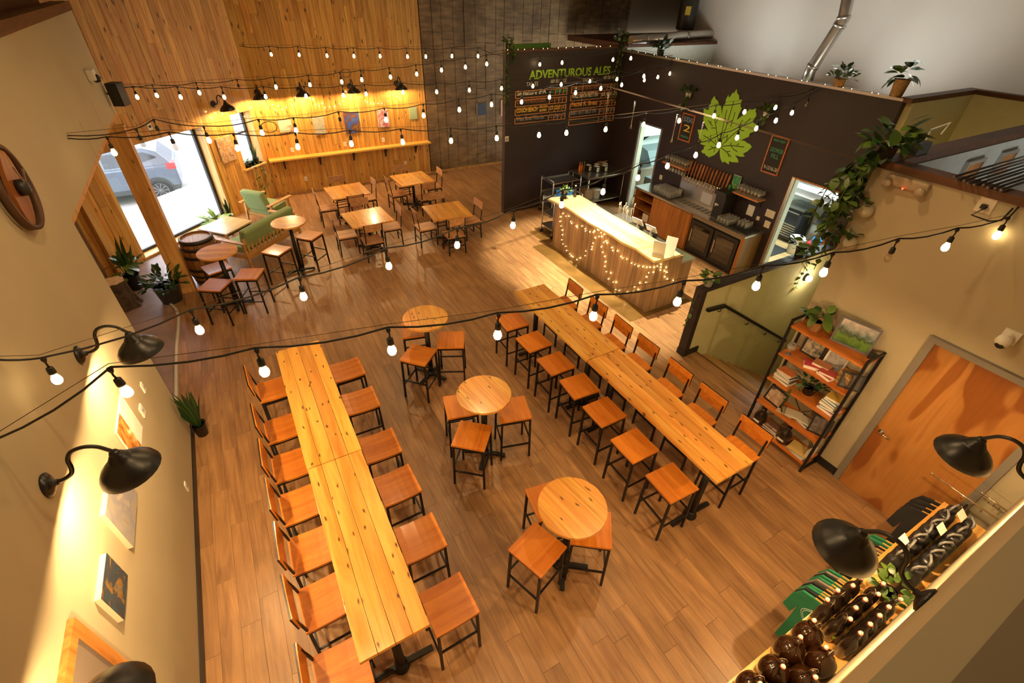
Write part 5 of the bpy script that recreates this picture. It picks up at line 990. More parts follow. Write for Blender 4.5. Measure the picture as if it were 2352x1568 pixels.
# plank wall ledge, outlets, paintings
t = thing('wall_ledge', 'long bright wooden drinks ledge fixed along the plank wall', 'ledge', (.80,YF,.975)); MB().bx(0,4.60,-.27,0,0,.04).build('board', wood('bright_ledge_wood', hexc('#d49a3c'), hexc('#f0c468'), 'x', .8, .35, .05), t)
for i in range(5): MB().bx(.35+i*.95,.39+i*.95,-.20,0,-.03,0).bx(.35+i*.95,.39+i*.95,-.03,0,-.28,-.03).bar((.37+i*.95,-.18,-.02),(.37+i*.95,-.02,-.26),.03,.02).build('bracket', m_blk, t)
for i, (x, z) in enumerate(((1.46,1.17),(2.89,1.17),(4.01,1.17),(1.63,.36),(4.61,.42))):
    t = thing('wall_outlet', ['white outlet above the ledge, nearest the window','white outlet above the ledge under the blue painting','white outlet above the ledge near the red and white painting','white outlet low on the plank wall behind the armchair','white outlet low on the plank wall near the concrete'][i], 'outlet', (x,YF,z)); MB().bx(-.04,.04,-.010,0,-.06,.06).build('plate', m_paper, t); MB().bx(-.018,.018,-.014,-.010,-.035,.035).build('insert', m_card, t)
ART = [('pale cream canvas with faint red strokes on the plank wall',(1.27,1.60,1.64,1.93),[(.65,.55,.38),(.75,.66,.48),(.55,.25,.15)],5),('mottled grey green canvas on the plank wall',(2.15,2.44,1.49,1.93),[(.30,.30,.22),(.42,.40,.30),(.55,.50,.38)],11),('dark blue and rust canvas, largest on the plank wall',(2.97,3.40,1.44,2.00),[(.02,.05,.30),(.05,.12,.45),(.10,.04,.03),(.35,.14,.04),(.03,.06,.05)],4),('white canvas splashed with red and purple',(3.93,4.25,1.52,1.98),[(.70,.64,.60),(.60,.52,.55),(.55,.10,.10),(.30,.15,.30)],7),('small pale green canvas by the concrete corner',(4.89,5.12,1.66,1.98),[(.30,.42,.22),(.38,.45,.26)],8),('small black square canvas on the concrete wall',(7.10,7.44,1.58,1.93),[(.012,.014,.016),(.03,.032,.035)],8),('red and pink canvas partly hidden by the menu wall',(7.96,8.4,1.5,1.97),[(.35,.10,.08),(.50,.25,.18),(.2,.05,.1)],7)]
for i, (lab, (a, b_, z0, z1), cols, sc) in enumerate(ART):
    t = thing('canvas_painting', lab, 'painting', (a,YF,z0)); MB().bx(0,b_-a,-.03,-.005,0,z1-z0).build('stretcher', m_card, t); MB().bx(0,b_-a,-.033,-.03,0,z1-z0).build('canvas', paint_art('art_%d' % i, cols, sc), t)
t = thing('canvas_painting', 'orange floral canvas on the slanted wall between the windows', 'painting', DW(1.24,0,1.57), math.atan2(DU.y,DU.x)); MB().bx(-.22,.22,.004,.03,-.28,.28).build('stretcher', m_card, t); MB().bx(-.22,.22,.03,.033,-.28,.28).build('canvas', paint_art('art_floral', [(.28,.20,.14),(.55,.28,.10),(.65,.45,.28),(.12,.07,.05)], 9), t)
p = DW(2.9,0,2.44); t = thing('wall_outlet', 'white outlet plate high above the big window', 'outlet', p, math.atan2(DU.y,DU.x)); MB().bx(-.05,.05,.0,.012,-.07,.07).build('plate', m_paper, t); MB().bx(-.02,.02,.012,.03,-.02,.02).build('plug', m_blk, t)
# handrail on the stair wall
t = thing('handrail', 'black steel handrail sloping down the pale stair wall', 'handrail', (5.9,3.90,0)); rl_ = [(0,0,.90),(.42,0,.86),(2.9,0,-.73)]; MB().bar(rl_[0], rl_[1], .05, .05).bar(rl_[1], rl_[2], .05, .05).build('rail', m_iron, t)
for x, z in ((.35,.84),(1.3,.27),(2.05,-.21),(2.7,-.63)): MB().tube([(x,0,z-.03),(x,.01,z-.08),(x,.05,z-.09)], .008, 6).build('bracket', m_iron, t)
# ================================================================== PLANTS
def plant(label, loc, potm, r, h, me, n, rad_, hh, name='potted_plant', vines=(), vn=14, sc=(.8,1.3), tilt=(-20,60), vme=None):
    t = thing(name, label, 'plant', loc); o = Vector(loc); pot(t, r, h, potm); bushy(t, (0,0,h*.8), n, rad_, hh, me, sc, tilt)
    for v in vines: vine(t, [Vector(q)-o for q in v], vn, vme or me, sc=(sc[0]*.8, sc[1]*.9))
    return t
p = Vector((6.03,YM+.06,3.775)); plant('trailing ivy spilling down the free edge of the menu wall', p, m_potb, .07, .12, ME_SMALL, 34, .22, .20, vines=[[p+Vector((0,-.1,.12)), (5.92,YM-.03,3.5), (5.90,YM-.03,3.0), (5.93,YM-.03,2.5)], [p+Vector((-.05,-.1,.12)), (5.97,YM-.04,3.4), (5.99,YM-.04,2.7)], [p+Vector((.1,-.1,.1)), (6.15,YM-.03,3.55)]], vn=30, sc=(.9,1.6), name='trailing_ivy')
p = Vector((9.22,YM-.02,3.73)); plant('trailing ivy in the corner where the two dark walls meet', p, m_potb, .07, .12, ME_SMALL, 44, .28, .36, vines=[[p+Vector((0,-.1,.12)), (9.2,YM-.10,3.4), (9.2,YM-.08,2.9), (9.22,YM-.06,2.55)], [p+Vector((-.08,-.06,.12)), (9.10,YM-.06,3.3), (9.12,YM-.05,2.6)]], vn=32, sc=(1.0,1.8), name='trailing_ivy')
plant('bushy hanging plant on the leaf wall top near its corner', Vector((9.34,9.45,3.70)), m_potb, .09, .12, ME_DARK, 46, .30, .30, sc=(1.0,1.6), tilt=(-10,80))
for x, y, lab in ((1588,212,'variegated wall plant hanging above the soda chalkboard'),(1768,256,'wall plant hanging right of the lime leaf')):
    q = PX(x, y, 9.30); t = thing('wall_planter', lab, 'plant', q); MB().lathe([(.05,-.10),(.07,.0),(.065,.0)], (-.075,0,0), 16).build('pot', m_potw, t); bushy(t, (-.10,0,.0), 30, .2, .16, ME_BIG, (.55,.9), (-10,80)); vine(t, [(-.12,.05,0),(-.16,.08,-.15),(-.12,.1,-.42)], 8, ME_POTH); vine(t, [(-.12,-.05,0),(-.16,-.06,-.12),(-.14,-.05,-.30)], 7, ME_POTH)
plant('low bushy plant on the leaf wall top toward the stairs', Vector((9.36,5.15,3.70)), m_terra, .10, .12, ME_POTH, 44, .34, .26, sc=(.8,1.3), tilt=(-10,70))
plant('leggy plant in a tan pot at the end of the leaf wall', Vector((9.37,4.22,3.70)), m_terra, .11, .24, ME_BIG, 22, .22, .34, sc=(.8,1.3), tilt=(-50,50))
# pothos cascading at the end of the door wall
o = Vector((5.60,2.38,3.67)); t = thing('pothos', 'large pothos cascading from the corner top of the door wall', 'plant', o); pot(t, .09, .14, m_potb)
bushy(t, (0,.0,.1), 52, .32, .34, ME_BIG, (.7,1.2), (-40,60))
for k in range(14):
    dx, dy = rl.uniform(-.30,.02), rl.uniform(-.05,.22); L_ = rl.uniform(.55,1.25); vine(t, [(0,0,.12),(dx*.5,dy*.5+.04,.02),(dx,dy+.05,-L_*.4),(dx*1.1,dy+.08,-L_)], 15, ME_POTH, sc=(.8,1.4))
for k, (dz, lab) in enumerate(((-.42,'upper clear wall pocket planter on the door wall end'),(-.78,'lower clear wall pocket planter on the door wall end'))):
    q = Vector((XR, 2.30, 3.60+dz)); tt_ = thing('wall_planter', lab, 'plant', q); MB().ball((-.05,0,0), .07, 14, 8).build('pot', plain('pale_glass_pocket', (.55,.50,.36), .1), tt_); bushy(tt_, (-.06,.05,.03), 8, .14, .12, ME_POTH, (.8,1.2), (-20,70))
p = Vector((5.88,4.02,1.30)); plant('small pothos in a white pot on the free end of the half wall', p, m_potw, .07, .11, ME_POTH, 30, .20, .20, vines=[[p+Vector((-.06,0,.1)), (5.68,4.02,1.2), (5.66,4.03,.75), (5.64,4.02,.45)]], vn=9, sc=(.7,1.1))
p = Vector((8.15,4.02,1.30)); plant('bushy pothos on the half wall near the kitchen doorway', p, m_potb, .09, .14, ME_POTH, 44, .32, .26, vines=[[p+Vector((.1,0,.1)), (8.35,3.92,1.1), (8.3,3.92,.6)], [p+Vector((.1,.1,.12)), (8.7,4.0,1.75), (8.9,3.9,2.1)]], vn=8, sc=(.9,1.4))
# by the left wall, entry and windows
def sword(label, loc, potm, r, h, n, sc, name='snake_plant'):
    t = thing(name, label, 'plant', loc); pot(t, r, h, potm)
    for i in range(n): a = rl.uniform(0,2*PI); inst('leaf', ME_SWORD, t, Vector((math.cos(a)*r*.4, math.sin(a)*r*.4, h*.85)), (rl.uniform(-1,1), -R(rl.uniform(76,89)), a), rl.uniform(*sc))
    return t
sword('tall snake plant at the end of the left wall', (-1.42,5.80,0), m_potb, .085, .20, 12, (1.2,1.8))
plant('large leafy plant in a ribbed dark pot in front of the timber post', (-1.78,9.80,0), plain('ribbed_dark_pot', (.06,.06,.065), .4), .22, .34, ME_DARK, 95, .52, .42, sc=(1.0,1.7), tilt=(-10,80))
t = sword('tall plant with upright sword leaves in the entry', (-2.40,10.62,0), m_potb, .15, .30, 9, (1.2,2.0), 'sword_plant'); bushy(t, (0,0,.3), 22, .36, .45, ME_BIG, (1.0,1.6), (-40,60))
plant('bright arching plant on the floor inside the big window', DW(2.45,.30,0), m_potb, .12, .22, ME_LITE, 34, .25, .22, sc=(1.0,1.6), tilt=(10,80))
sword('pair of bright snake plant tufts at the right of the big window', DW(2.0,.24,0), m_potw, .10, .22, 12, (.7,1.1))
plant('ferny green plant on the sill of the narrow window', DW(.70,-.08,.97), m_potb, .07, .10, ME_POTH, 26, .18, .14, vines=[[DW(.62,.0,1.05), DW(.60,.06,.95), DW(.62,.05,.5), DW(.58,.05,.2)], [DW(.50,.0,1.05), DW(.46,.06,.9), DW(.50,.05,.55), DW(.44,.05,.15)], [DW(.34,.0,1.05), DW(.3,.06,.85), DW(.32,.05,.4)]], vn=13, sc=(.7,1.1))
sword('upright grassy plant in a black pot on the narrow window sill', DW(.34,-.08,.97), m_potb, .075, .15, 10, (.6,1.0))
# ================================================================== DUCTS AND PLANT ROOM
m_galv = plain('galvanised_duct', (.55,.52,.48), .32, .95, noise=.1, nscale=5)
def duct(label, pts, r, joints=()):
    o = Vector(pts[0]); t = thing('ventilation_duct', label, 'duct', o); q = [Vector(p)-o for p in pts]; MB().tube(q, r, 18).build('pipe', m_galv, t)
    for i, k in joints:
        p = q[i].lerp(q[i+1], k); d = (q[i+1]-q[i]).normalized()*.03; MB().tube([p-d, p+d], r+.012, 18).build('collar', m_galv, t)
duct('spiral duct slanting down in front of the white wall', [PX(1960,-60,11.9), PX(1947,0,11.9), PX(1937,45,11.9), PX(1862,160,11.9), PX(1852,190,11.9)], .12, ((1,.9),(2,.1),(2,.92)))
duct('horizontal silver duct above the kitchen partition', [PY(1448,93,11.0), PY(1560,83,11.0), PY(1640,78,11.0), PY(1650,60,11.0), PY(1660,0,11.0), PY(1672,-60,11.0)], .11, ((0,.3),(1,.2),(2,.1),(3,.3)))
duct('vertical silver pipe beside the water heater', [PY(1610,60,11.6), PY(1622,-40,11.6)], .07)
p = PY(1572,68,11.6); t = thing('water_heater', 'black water tank with a yellow sticker behind the partition', 'water heater', p); MB().lathe([(.001,0),(.24,.0),(.25,.03),(.25,1.0),(.22,1.08),(.001,1.1)], n=22).build('tank', plain('black_tank', (.025,.022,.02), .35), t); MB().lathe([(.255,.72),(.262,.72),(.262,.78),(.255,.78)], n=22, cap=False).build('band', m_ss, t); MB().box((-.20,-.185,.45),(.14,.01,.2), rz=R(-42)).build('sticker', plain('yellow_sticker', (.55,.40,.02), .5), t)
o = MB().tube([PY(1640,60,11.5), PY(1650,-40,11.5)], .02, 8).build('copper_pipe', plain('copper', (.5,.2,.08), .35, .9)); tag(o, 'thin copper pipe between the silver ducts', 'pipe')
t = thing('cable_box', 'black box with curled wire on the back room ceiling', 'box', (6.15,2.36,3.68)); MB().bx(-.12,.12,-.07,.07,0,.12).build('body', m_blk, t); MB().tube([(.12,0,.1),(.25,.05,.2),(.2,-.1,.3),(.12,-.1,.2)], .008, 5).build('wire', m_paper, t)
t = thing('rod_bundle', 'bundle of dark steel rods lying across the top of the door wall', 'steel rods', (5.6,1.40,3.685))
for i in range(9): MB().tube([(rl.uniform(-.06,.03), i*.045, rl.uniform(0,.01)),(2.6+rl.uniform(-.2,.2), i*.047, rl.uniform(0,.01))], .011, 6).build('rod', plain('dark_rod', (.13,.12,.12), .3, .8), t)
for x, y, lab in ((2226,398,'small wooden hatch frame on the back room wall, nearer the stairs'),(2304,376,'small wooden hatch frame on the back room wall, farther right')):
    q = PY(x, y, 2.25); t = thing('hatch_frame', lab, 'frame', q); MB().bx(-.22,.22,-.02,.02,-.16,-.12).bx(-.22,.22,-.02,.02,.12,.16).bx(-.22,-.18,-.02,.02,-.12,.12).bx(.18,.22,-.02,.02,-.12,.12).build('frame', m_alu, t); MB().bx(-.18,.18,-.005,.015,-.12,.12).build('panel', m_casing, t)
# ================================================================== BOOKSHELF
m_shelf = wood('orange_bookshelf_wood', hexc('#a9561c'), hexc('#cf7c34'), 'y', 1, .4, .08)
BX0, BX1, BY0, BY1 = 5.285, 5.60, 1.47, 2.36; SZ = [1.795, 1.375, .97, .565, .155]
t = thing('bookshelf', 'open bookshelf of orange boards in a black steel frame', 'bookshelf', (BX0, BY0, 0)); W_, D_ = BY1-BY0, BX1-BX0
for x in (0, D_):
    for y in (0, W_): MB().bx(x-.014,x+.014,y-.014,y+.014,0,1.87).build('post', m_iron, t)
for y in (0, W_):
    for z in (1.845, .02): MB().bx(0,D_,y-.012,y+.012,z,z+.025).build('side_bar', m_iron, t)
for i, z in enumerate(SZ): MB().bx(-.012,D_,.012,W_-.012,z-.028,z).build('shelf_board', m_shelf, t)
MB().bar((D_,.02,.1),(D_,W_-.02,1.0),.012,.004).bar((D_,W_-.02,.1),(D_,.02,1.0),.012,.004).build('cross_brace', m_iron, t)
def book(label, loc, dims, c, rz=0, tilt=None, title=None, group='books and games on the shelf', name='book'):
    t = thing(name, label, 'book', loc, rz, group); w_, d, h = dims; cm = plain('cover_%02x%02x%02x' % tuple(int(255*min(q,1)) for q in c), c, .45)
    MB().bx(-w_/2+.004,w_/2-.002,-d/2+.003,d/2-.003,.003,h-.003).build('pages', m_paper, t)
    MB().bx(-w_/2,w_/2,-d/2,d/2,0,.003).bx(-w_/2,w_/2,-d/2,d/2,h-.003,h).bx(w_/2-.003,w_/2,-d/2,d/2,0,h).build('cover', cm, t)
    if title: text(title, .05, m_paper, t, frame_M((-w_/2+.02, d/2-.02, h+.001), (0,-1,0), (1,0,0)), fit=d*.8)
    if tilt: t.rotation_euler = (tilt[0], tilt[1], rz)
    return t
def photo(label, loc, w_, h_, cols, rz, lean=12, fm=None, sc=8, mat_=True, name='framed_picture'):
    t = thing(name, label, 'picture', loc, rz); Mx = Matrix.Rotation(R(-lean),3,'X'); q = lambda p: Mx@Vector(p)
    f = MB()
    for s in (-1,1): f.box(q((s*(w_/2-.01),0,h_/2)),(.02,.018,h_), M=Mx).box(q((0,0,h_/2+s*(h_/2-.01))),(w_-.04,.018,.02), M=Mx)
    f.build('frame', fm or m_blk, t); MB().box(q((0,.002,h_/2)),(w_-.036,.008,h_-.036), M=Mx).build('print', MATS.get('photo_'+label[:14]) or paint_art('photo_'+label[:14], cols, sc), t)
    return t
XS = BX0+.15
# top shelf
t = thing('potted_plant', 'leafy pothos in a woven tan pot on top of the bookshelf', 'plant', (XS,2.17,SZ[0])); pot(t, .085, .13, m_terra); bushy(t, (0,0,.12), 20, .20, .20, ME_BIG, (.7,1.1), (-40,50))
def landscape():
    m, nt, bb = _nt('forest_landscape_print'); N = nt.nodes; L = nt.links; tc = N.new('ShaderNodeTexCoord'); sp = N.new('ShaderNodeSeparateXYZ'); L.new(tc.outputs['Object'], sp.inputs[0])
    nz = N.new('ShaderNodeTexNoise'); nz.inputs['Scale'].default_value = 16; nz.inputs['Detail'].default_value = 5; L.new(tc.outputs['Object'], nz.inputs['Vector'])
    ma = N.new('ShaderNodeMath'); ma.operation = 'MULTIPLY_ADD'; L.new(nz.outputs[0], ma.inputs[0]); ma.inputs[1].default_value = .22; L.new(sp.outputs['Z'], ma.inputs[2])
    rp = N.new('ShaderNodeValToRGB'); e = rp.color_ramp.elements; e[0].position = .12; e[0].color = (.03,.08,.015,1); e[1].position = .40; e[1].color = (.50,.42,.38,1)
    for p_, c_ in ((.20,(.10,.20,.03,1)),(.24,(.02,.05,.02,1)),(.30,(.16,.22,.20,1)),(.34,(.30,.30,.30,1))): q = e.new(p_); q.color = c_
    L.new(ma.outputs[0], rp.inputs[0]); L.new(rp.outputs[0], bb.inputs['Base Color']); bb.inputs['Roughness'].default_value = .12; return m
MATS['photo_'+'framed forest landscape'[:14]] = landscape()
t = photo('framed forest landscape leaning on the bookshelf top', (XS+.02,1.76,SZ[0]), .40, .31, [(1,1,1),(0,0,0)], R(-78), 14, plain('grey_frame', (.10,.09,.11), .4), 5)
t = thing('alarm_clock', 'small black clock standing behind the forest picture', 'clock', (XS+.05,1.52,SZ[0])); MB().bx(-.03,.03,-.035,.035,0,.07).build('body', m_blk, t)
# second shelf
t = thing('brandy_glass', 'round brandy glass at the left of the second shelf', 'glass', (XS-.08,2.27,SZ[1])); MB().lathe([(.035,0),(.035,.004),(.005,.01),(.005,.05),(.045,.085),(.055,.12),(.042,.16),(.040,.16),(.052,.12),(.042,.088),(.001,.056)], n=16).build('bowl', m_gls, t)
photo('black framed collage at the back of the second shelf', (BX1-.05,2.12,SZ[1]), .26, .32, [(.05,.05,.05),(.22,.20,.16),(.45,.38,.28),(.5,.3,.1)], R(-90), 8, None, 14)
photo('pale photo collage leaning at the back of the second shelf', (BX1-.05,1.84,SZ[1]), .24, .30, [(.25,.24,.24),(.45,.42,.40),(.15,.14,.14)], R(-90), 10, m_paper, 12)
book('thick red book lying first from the left on the second shelf', (XS-.05,1.97,SZ[1]), (.15,.20,.05), (.45,.04,.06), R(30)); book('cream paperback leaning on the thick red book', (XS-.0,1.90,SZ[1]+.052), (.13,.19,.03), (.50,.20,.08), R(10), (R(0),R(0)))
book('red hardback lying in the middle of the second shelf', (XS-.06,1.78,SZ[1]), (.15,.18,.04), (.40,.08,.05), R(-10)); book('cream topped book in front of the red hardback', (XS-.06,1.78,SZ[1]+.041), (.14,.17,.03), (.42,.06,.05), R(12))
t = thing('snack_box', 'patterned dark tin box on the second shelf', 'box', (XS+.0,1.62,SZ[1])); MB().bx(-.06,.06,-.07,.07,0,.17).build('body', paint_art('tin_print', [(.03,.02,.02),(.35,.18,.04),(.60,.45,.25)], 22), t, bevel=.006)
photo('black framed dark photo at the right of the second shelf', (XS-.05,1.53,SZ[1]), .22, .20, [(.04,.035,.035),(.14,.12,.11)], R(-60), 14, None, 8)
# third shelf
z = SZ[2]
for i, (w_, d, h, c) in enumerate(((.17,.22,.03,(.45,.40,.30)),(.16,.22,.02,(.05,.05,.06)),(.16,.21,.025,(.60,.55,.45)),(.15,.21,.03,(.08,.07,.10)),(.15,.20,.02,(.60,.52,.42)),(.14,.19,.02,(.55,.16,.05)))):
    book('book in the left stack on the third shelf, %s from the bottom' % ORD[i], (XS-.03+rl.uniform(-.01,.01),2.20+rl.uniform(-.01,.01),z), (w_,d,h), c, R(rl.uniform(-12,12))); z += h+.001
t = thing('potted_plant', 'dark trailing plant in the middle of the third shelf', 'plant', (XS+.02,1.90,SZ[2])); pot(t, .08, .10, m_potb); bushy(t, (0,0,.10), 46, .24, .16, ME_DARK, (.5,.9), (-20,80)); vine(t, [(-.05,.05,.12),(-.19,.10,.05),(-.21,.12,-.18),(-.21,.10,-.30)], 14, ME_DARK, sc=(.5,.8))
z = SZ[2]
for i, (w_, d, h, c) in enumerate(((.20,.20,.04,(.45,.16,.20)),(.19,.19,.03,(.10,.20,.35)),(.19,.18,.04,(.55,.50,.40)),(.18,.18,.03,(.08,.08,.12)),(.17,.17,.03,(.10,.30,.45)),(.16,.17,.035,(.60,.38,.08)))):
    book('game box in the right stack on the third shelf, %s from the bottom' % ORD[i], (XS-.02,1.60+rl.uniform(-.01,.01),z), (w_,d,h), c, R(rl.uniform(-10,10)), name='game_box'); z += h+.001
# fourth shelf
photo('large black framed beer photo at the left of the fourth shelf', (XS-.06,2.20,SZ[3]), .26, .23, [(.05,.05,.05),(.50,.32,.22),(.60,.48,.36),(.30,.12,.06)], R(-95), 18, None, 7)
for i, (y, c) in enumerate(((2.00,(.55,.45,.30)),(1.95,(.35,.25,.14)),(1.90,(.55,.48,.36)))): book('slanting paperback on the fourth shelf, %s from the photo' % ORD[i], (XS-.04,y,SZ[3]+.004+.022*i), (.15,.20,.02), c, R(14+6*i))
book('dark blue hardback lying on the fourth shelf', (XS+.02,1.78,SZ[3]), (.17,.21,.035), (.03,.06,.12), R(-8)); book('cream paperback on top of the blue hardback', (XS+.0,1.77,SZ[3]+.036), (.14,.18,.025), (.50,.45,.34), R(10))
photo('dark framed photo at the right of the fourth shelf', (XS-.04,1.57,SZ[3]), .22, .26, [(.04,.035,.035),(.16,.13,.12),(.28,.22,.20)], R(-70), 14, None, 9)
# bottom shelf
def growler_black(label, loc):
    t = thing('glass_growler', label, 'growler', loc); MB().lathe([(.075,0),(.082,.01),(.084,.13),(.06,.19),(.026,.23),(.024,.27),(.001,.272)], n=20).build('body', m_dkg, t); MB().tube([(.03,0,.25),(.075,0,.24),(.085,0,.20),(.07,0,.17)], .008, 8).build('handle', m_dkg, t); MB().box((-.083,0,.07),(.004,.09,.03)).build('label_band', m_paper, t)
growler_black('black glass growler at the left of the bottom shelf', (XS-.05,2.25,SZ[4])); growler_black('black glass growler in the middle of the bottom shelf', (XS-.06,1.86,SZ[4]))
z = SZ[4]
for i, (w_, d, h, c, ti) in enumerate(((.18,.22,.03,(.55,.50,.42),None),(.18,.21,.025,(.10,.08,.07),None),(.17,.21,.03,(.16,.08,.05),'CRAFT BEER'))): book('book in the bottom shelf stack, %s from the bottom' % ORD[i] if not ti else 'dark book titled CRAFT BEER topping the bottom shelf stack', (XS-.03,2.05,z), (w_,d,h), c, R(8-5*i), title=ti); z += h+.001
z = SZ[4]
for i, c in enumerate(((.55,.50,.40),(.60,.57,.50),(.35,.36,.38),(.60,.42,.14))): book('magazine in the pile at the right of the bottom shelf, %s from below' % ORD[i], (XS-.03,1.64,z), (.21,.25,.012), c, R(-6+5*i), name='magazine'); z += .0135
t = thing('catalogue', 'white catalogues standing at the right end of the bottom shelf', 'catalogue', (XS,1.52,SZ[4])); MB().bx(-.09,.09,-.02,.02,0,.15).build('pages', m_paper, t)
# ================================================================== SHOP SHELF ON THE NEAR WALL
SHZ = 1.10; YS = .245
t = thing('shop_shelf', 'long light wooden shop shelf on the near wall under gooseneck lamps', 'shelf', (1.2, YN, SHZ)); m_lts = wood('light_shop_shelf', hexc('#c98b3c'), hexc('#eabb6c'), 'x', .9, .35, .05)
MB().bx(0,3.85,.0,YS-YN,-.035,0).build('board', m_lts, t)
for x in (.3,1.5,2.7,3.7): MB().bx(x-.015,x+.015,0,.25,-.06,-.035).bx(x-.015,x+.015,0,.03,-.3,-.06).build('bracket', m_iron, t)
t = thing('clothes_rail', 'black steel rail under the shop shelf that carries the shirts', 'rail', (1.3,.12,1.03)); MB().tube([(0,0,0),(4.0,0,0)], .012, 8).build('tube', m_iron, t)
for x in (.2,1.8,3.5): MB().tube([(x,0,0),(x,0,.035)], .008, 6).build('hanger_rod', m_iron, t)
m_hng = wood('wooden_hanger', hexc('#b9792f'), hexc('#dba351'), 'y', 2, .35, .1)
_o = [(0,-.01),(.08,.0),(.20,-.03),(.29,-.07),(.335,-.20),(.345,-.40),(.275,-.42),(.25,-.24),(.245,-.55),(.25,-.84),(-.18,-.84),(-.18,-.24),(-.19,-.10),(-.15,-.03),(-.08,.0)]
def shirt(x, lab, m_, rz=0, emblem=False, grp='shirts on the rail under the shop shelf'):
    t = thing('hanging_shirt', lab, 't-shirt', (x, .115, .985), rz, grp); vs = []; n = len(_o); lay = []
    for dx, k in ((-.011,.97),(-.004,1.0),(.004,1.0),(.011,.97)): lay.append([(dx+.004*math.sin(i*2.1), p[0]*k, p[1]*(1 if k == 1 else .985)) for i, p in enumerate(_o)])
    vs = [q for l in lay for q in l]; fs = [tuple(range(n))[::-1], tuple(range(3*n,4*n))]
    for j in range(3): fs += [(j*n+i, j*n+(i+1)%n, (j+1)*n+(i+1)%n, (j+1)*n+i) for i in range(n)]
    MB().add(vs, fs).build('fabric', m_, t)
    h = MB().bar((0,0,.02),(0,.19,-.035),.014,.022).bar((0,0,.02),(0,-.19,-.035),.014,.022).build('hanger', m_hng, t); MB().tube([(0,0,.03),(0,0,.08),(0,.02,.10),(0,.035,.085)], .003, 5).build('hook', m_chr, h)
    if emblem:
        e = MB(); c0 = Vector((-.0135,.09,-.26))
        for r_ in (.115,.100): e.tube([c0+Vector((0,r_*math.cos(a*PI/16)*(1+.06*math.cos(4*a*PI/16)),r_*math.sin(a*PI/16))) for a in range(33)], .0028, 4, False)
        e.build('emblem_ring', plain('white_shirt_print', (.62,.70,.62), .8), t)
        w_ = MATS['white_shirt_print']; text('DEVI', .05, w_, t, frame_M(c0+Vector((0,.055,.04)),(0,-1,0),(0,0,1)), bold=.001); text('BREW', .04, w_, t, frame_M(c0+Vector((0,.07,-.06)),(0,-1,0),(0,0,1)), bold=.001); e2 = MB().prism([c0+Vector((0,.01,.02)), c0+Vector((0,.03,-.01)), c0+Vector((0,0,-.03)), c0+Vector((0,-.03,-.01)), c0+Vector((0,-.01,.02))], (-.001,0,0)).build('emblem_leaf', w_, t)
    return t
m_sg = plain('green_cotton', (.015,.17,.075), .85, noise=.06, nscale=14); m_sk = plain('black_cotton', (.012,.011,.012), .85); m_sy = plain('grey_cotton', (.20,.16,.13), .85)
seq = [(3.200,m_sg,'green'),(3.245,m_sk,'black'),(3.283,m_sg,'green'),(3.321,m_sg,'green'),(3.359,m_sk,'black'),(3.397,m_sy,'grey'),(3.435,m_sg,'green'),(3.473,m_sg,'green'),(3.511,m_sk,'black'),(3.549,m_sy,'grey'),(3.587,m_sg,'green'),(3.920,m_sk,'black'),(3.970,m_sy,'grey'),(4.020,m_sg,'green'),(4.070,m_sk,'black'),(4.120,m_sy,'grey'),(4.170,m_sk,'black'),(4.220,m_sg,'green'),(4.270,m_sg,'green'),(4.920,m_sk,'black'),(5.000,m_sk,'black'),(5.080,m_sk,'black'),(5.160,m_sk,'black')]
for i, (x, m_, cn) in enumerate(seq):
    lab = 'front green t-shirt with a round white emblem' if i == 0 else ('%s t-shirt, %s behind the emblem shirt on the rail' % (cn, ORD[i-1]) if i <= 10 else ('%s t-shirt in the far rail group, %s from the near side' % (cn, ORD[i-11]) if i <= 18 else 'black hoodie-like shirt by the plywood door, %s from the near side' % ORD[i-19]))
    shirt(x, lab, m_, R(rl.uniform(-3,3)), i == 0)
# steel growlers
m_pw = plain('black_powder_coat', (.018,.017,.017), .32); m_lid = plain('grey_lid_plastic', (.16,.155,.15), .35)
def steel_growler(x, y, lab, rz):
    t = thing('steel_growler', lab, 'growler', (x,y,SHZ), rz, 'black steel growlers on the shop shelf'); MB().lathe([(.058,0),(.062,.008),(.062,.19),(.054,.225),(.036,.245),(.034,.26)], n=18).build('body', m_pw, t); l = MB().lathe([(.038,.255),(.040,.26),(.040,.30),(.036,.308),(.001,.309)], n=16).build('lid', m_pw, t)
    MB().tube([(-.045,0,.275),(-.05,0,.32),(-.03,0,.345),(.03,0,.345),(.05,0,.32),(.045,0,.275)], .010, 8).build('carry_handle', m_lid, l)
    MB().prism([(.0,-.0625,.08),(.02,-.0625,.10),(.01,-.0625,.13),(-.012,-.0625,.11)], (0,-.001,0)).build('leaf_print', plain('lime_green_paint', (.30,.56,.03), .5), t)
k = 0
for i, x in enumerate((3.78,3.92,4.06,4.20,4.34,4.48,4.62)):
    for j, y in enumerate((.01,.15)):
        steel_growler(x+.03*j, y, 'black steel growler, %s row, %s from the lamp' % (('wall','front')[j], ORD[i]), R(rl.uniform(-50,50))); k += 1
for px, (x, y), lab in ((0,(3.86,.20),'small white price card clipped among the steel growlers'),(1,(4.25,.10),'white folded card on the growler lids'),(2,(4.55,.08),'white leaf shaped tag on the far growlers')):
    o = MB().box((0,0,0),(.10,.004,.075), M=Matrix.Rotation(R(-50),3,'X')).build('price_card', m_paper); o.location = (x,y,SHZ+.375); tag(o, lab, 'price card')
t = thing('potted_plant', 'small ivy plant between bottles and steel growlers on the shop shelf', 'plant', (3.58,.04,SHZ)); pot(t, .06, .10, m_potb); bushy(t, (0,0,.12), 34, .20, .20, ME_SMALL, (.8,1.4), (-30,70))
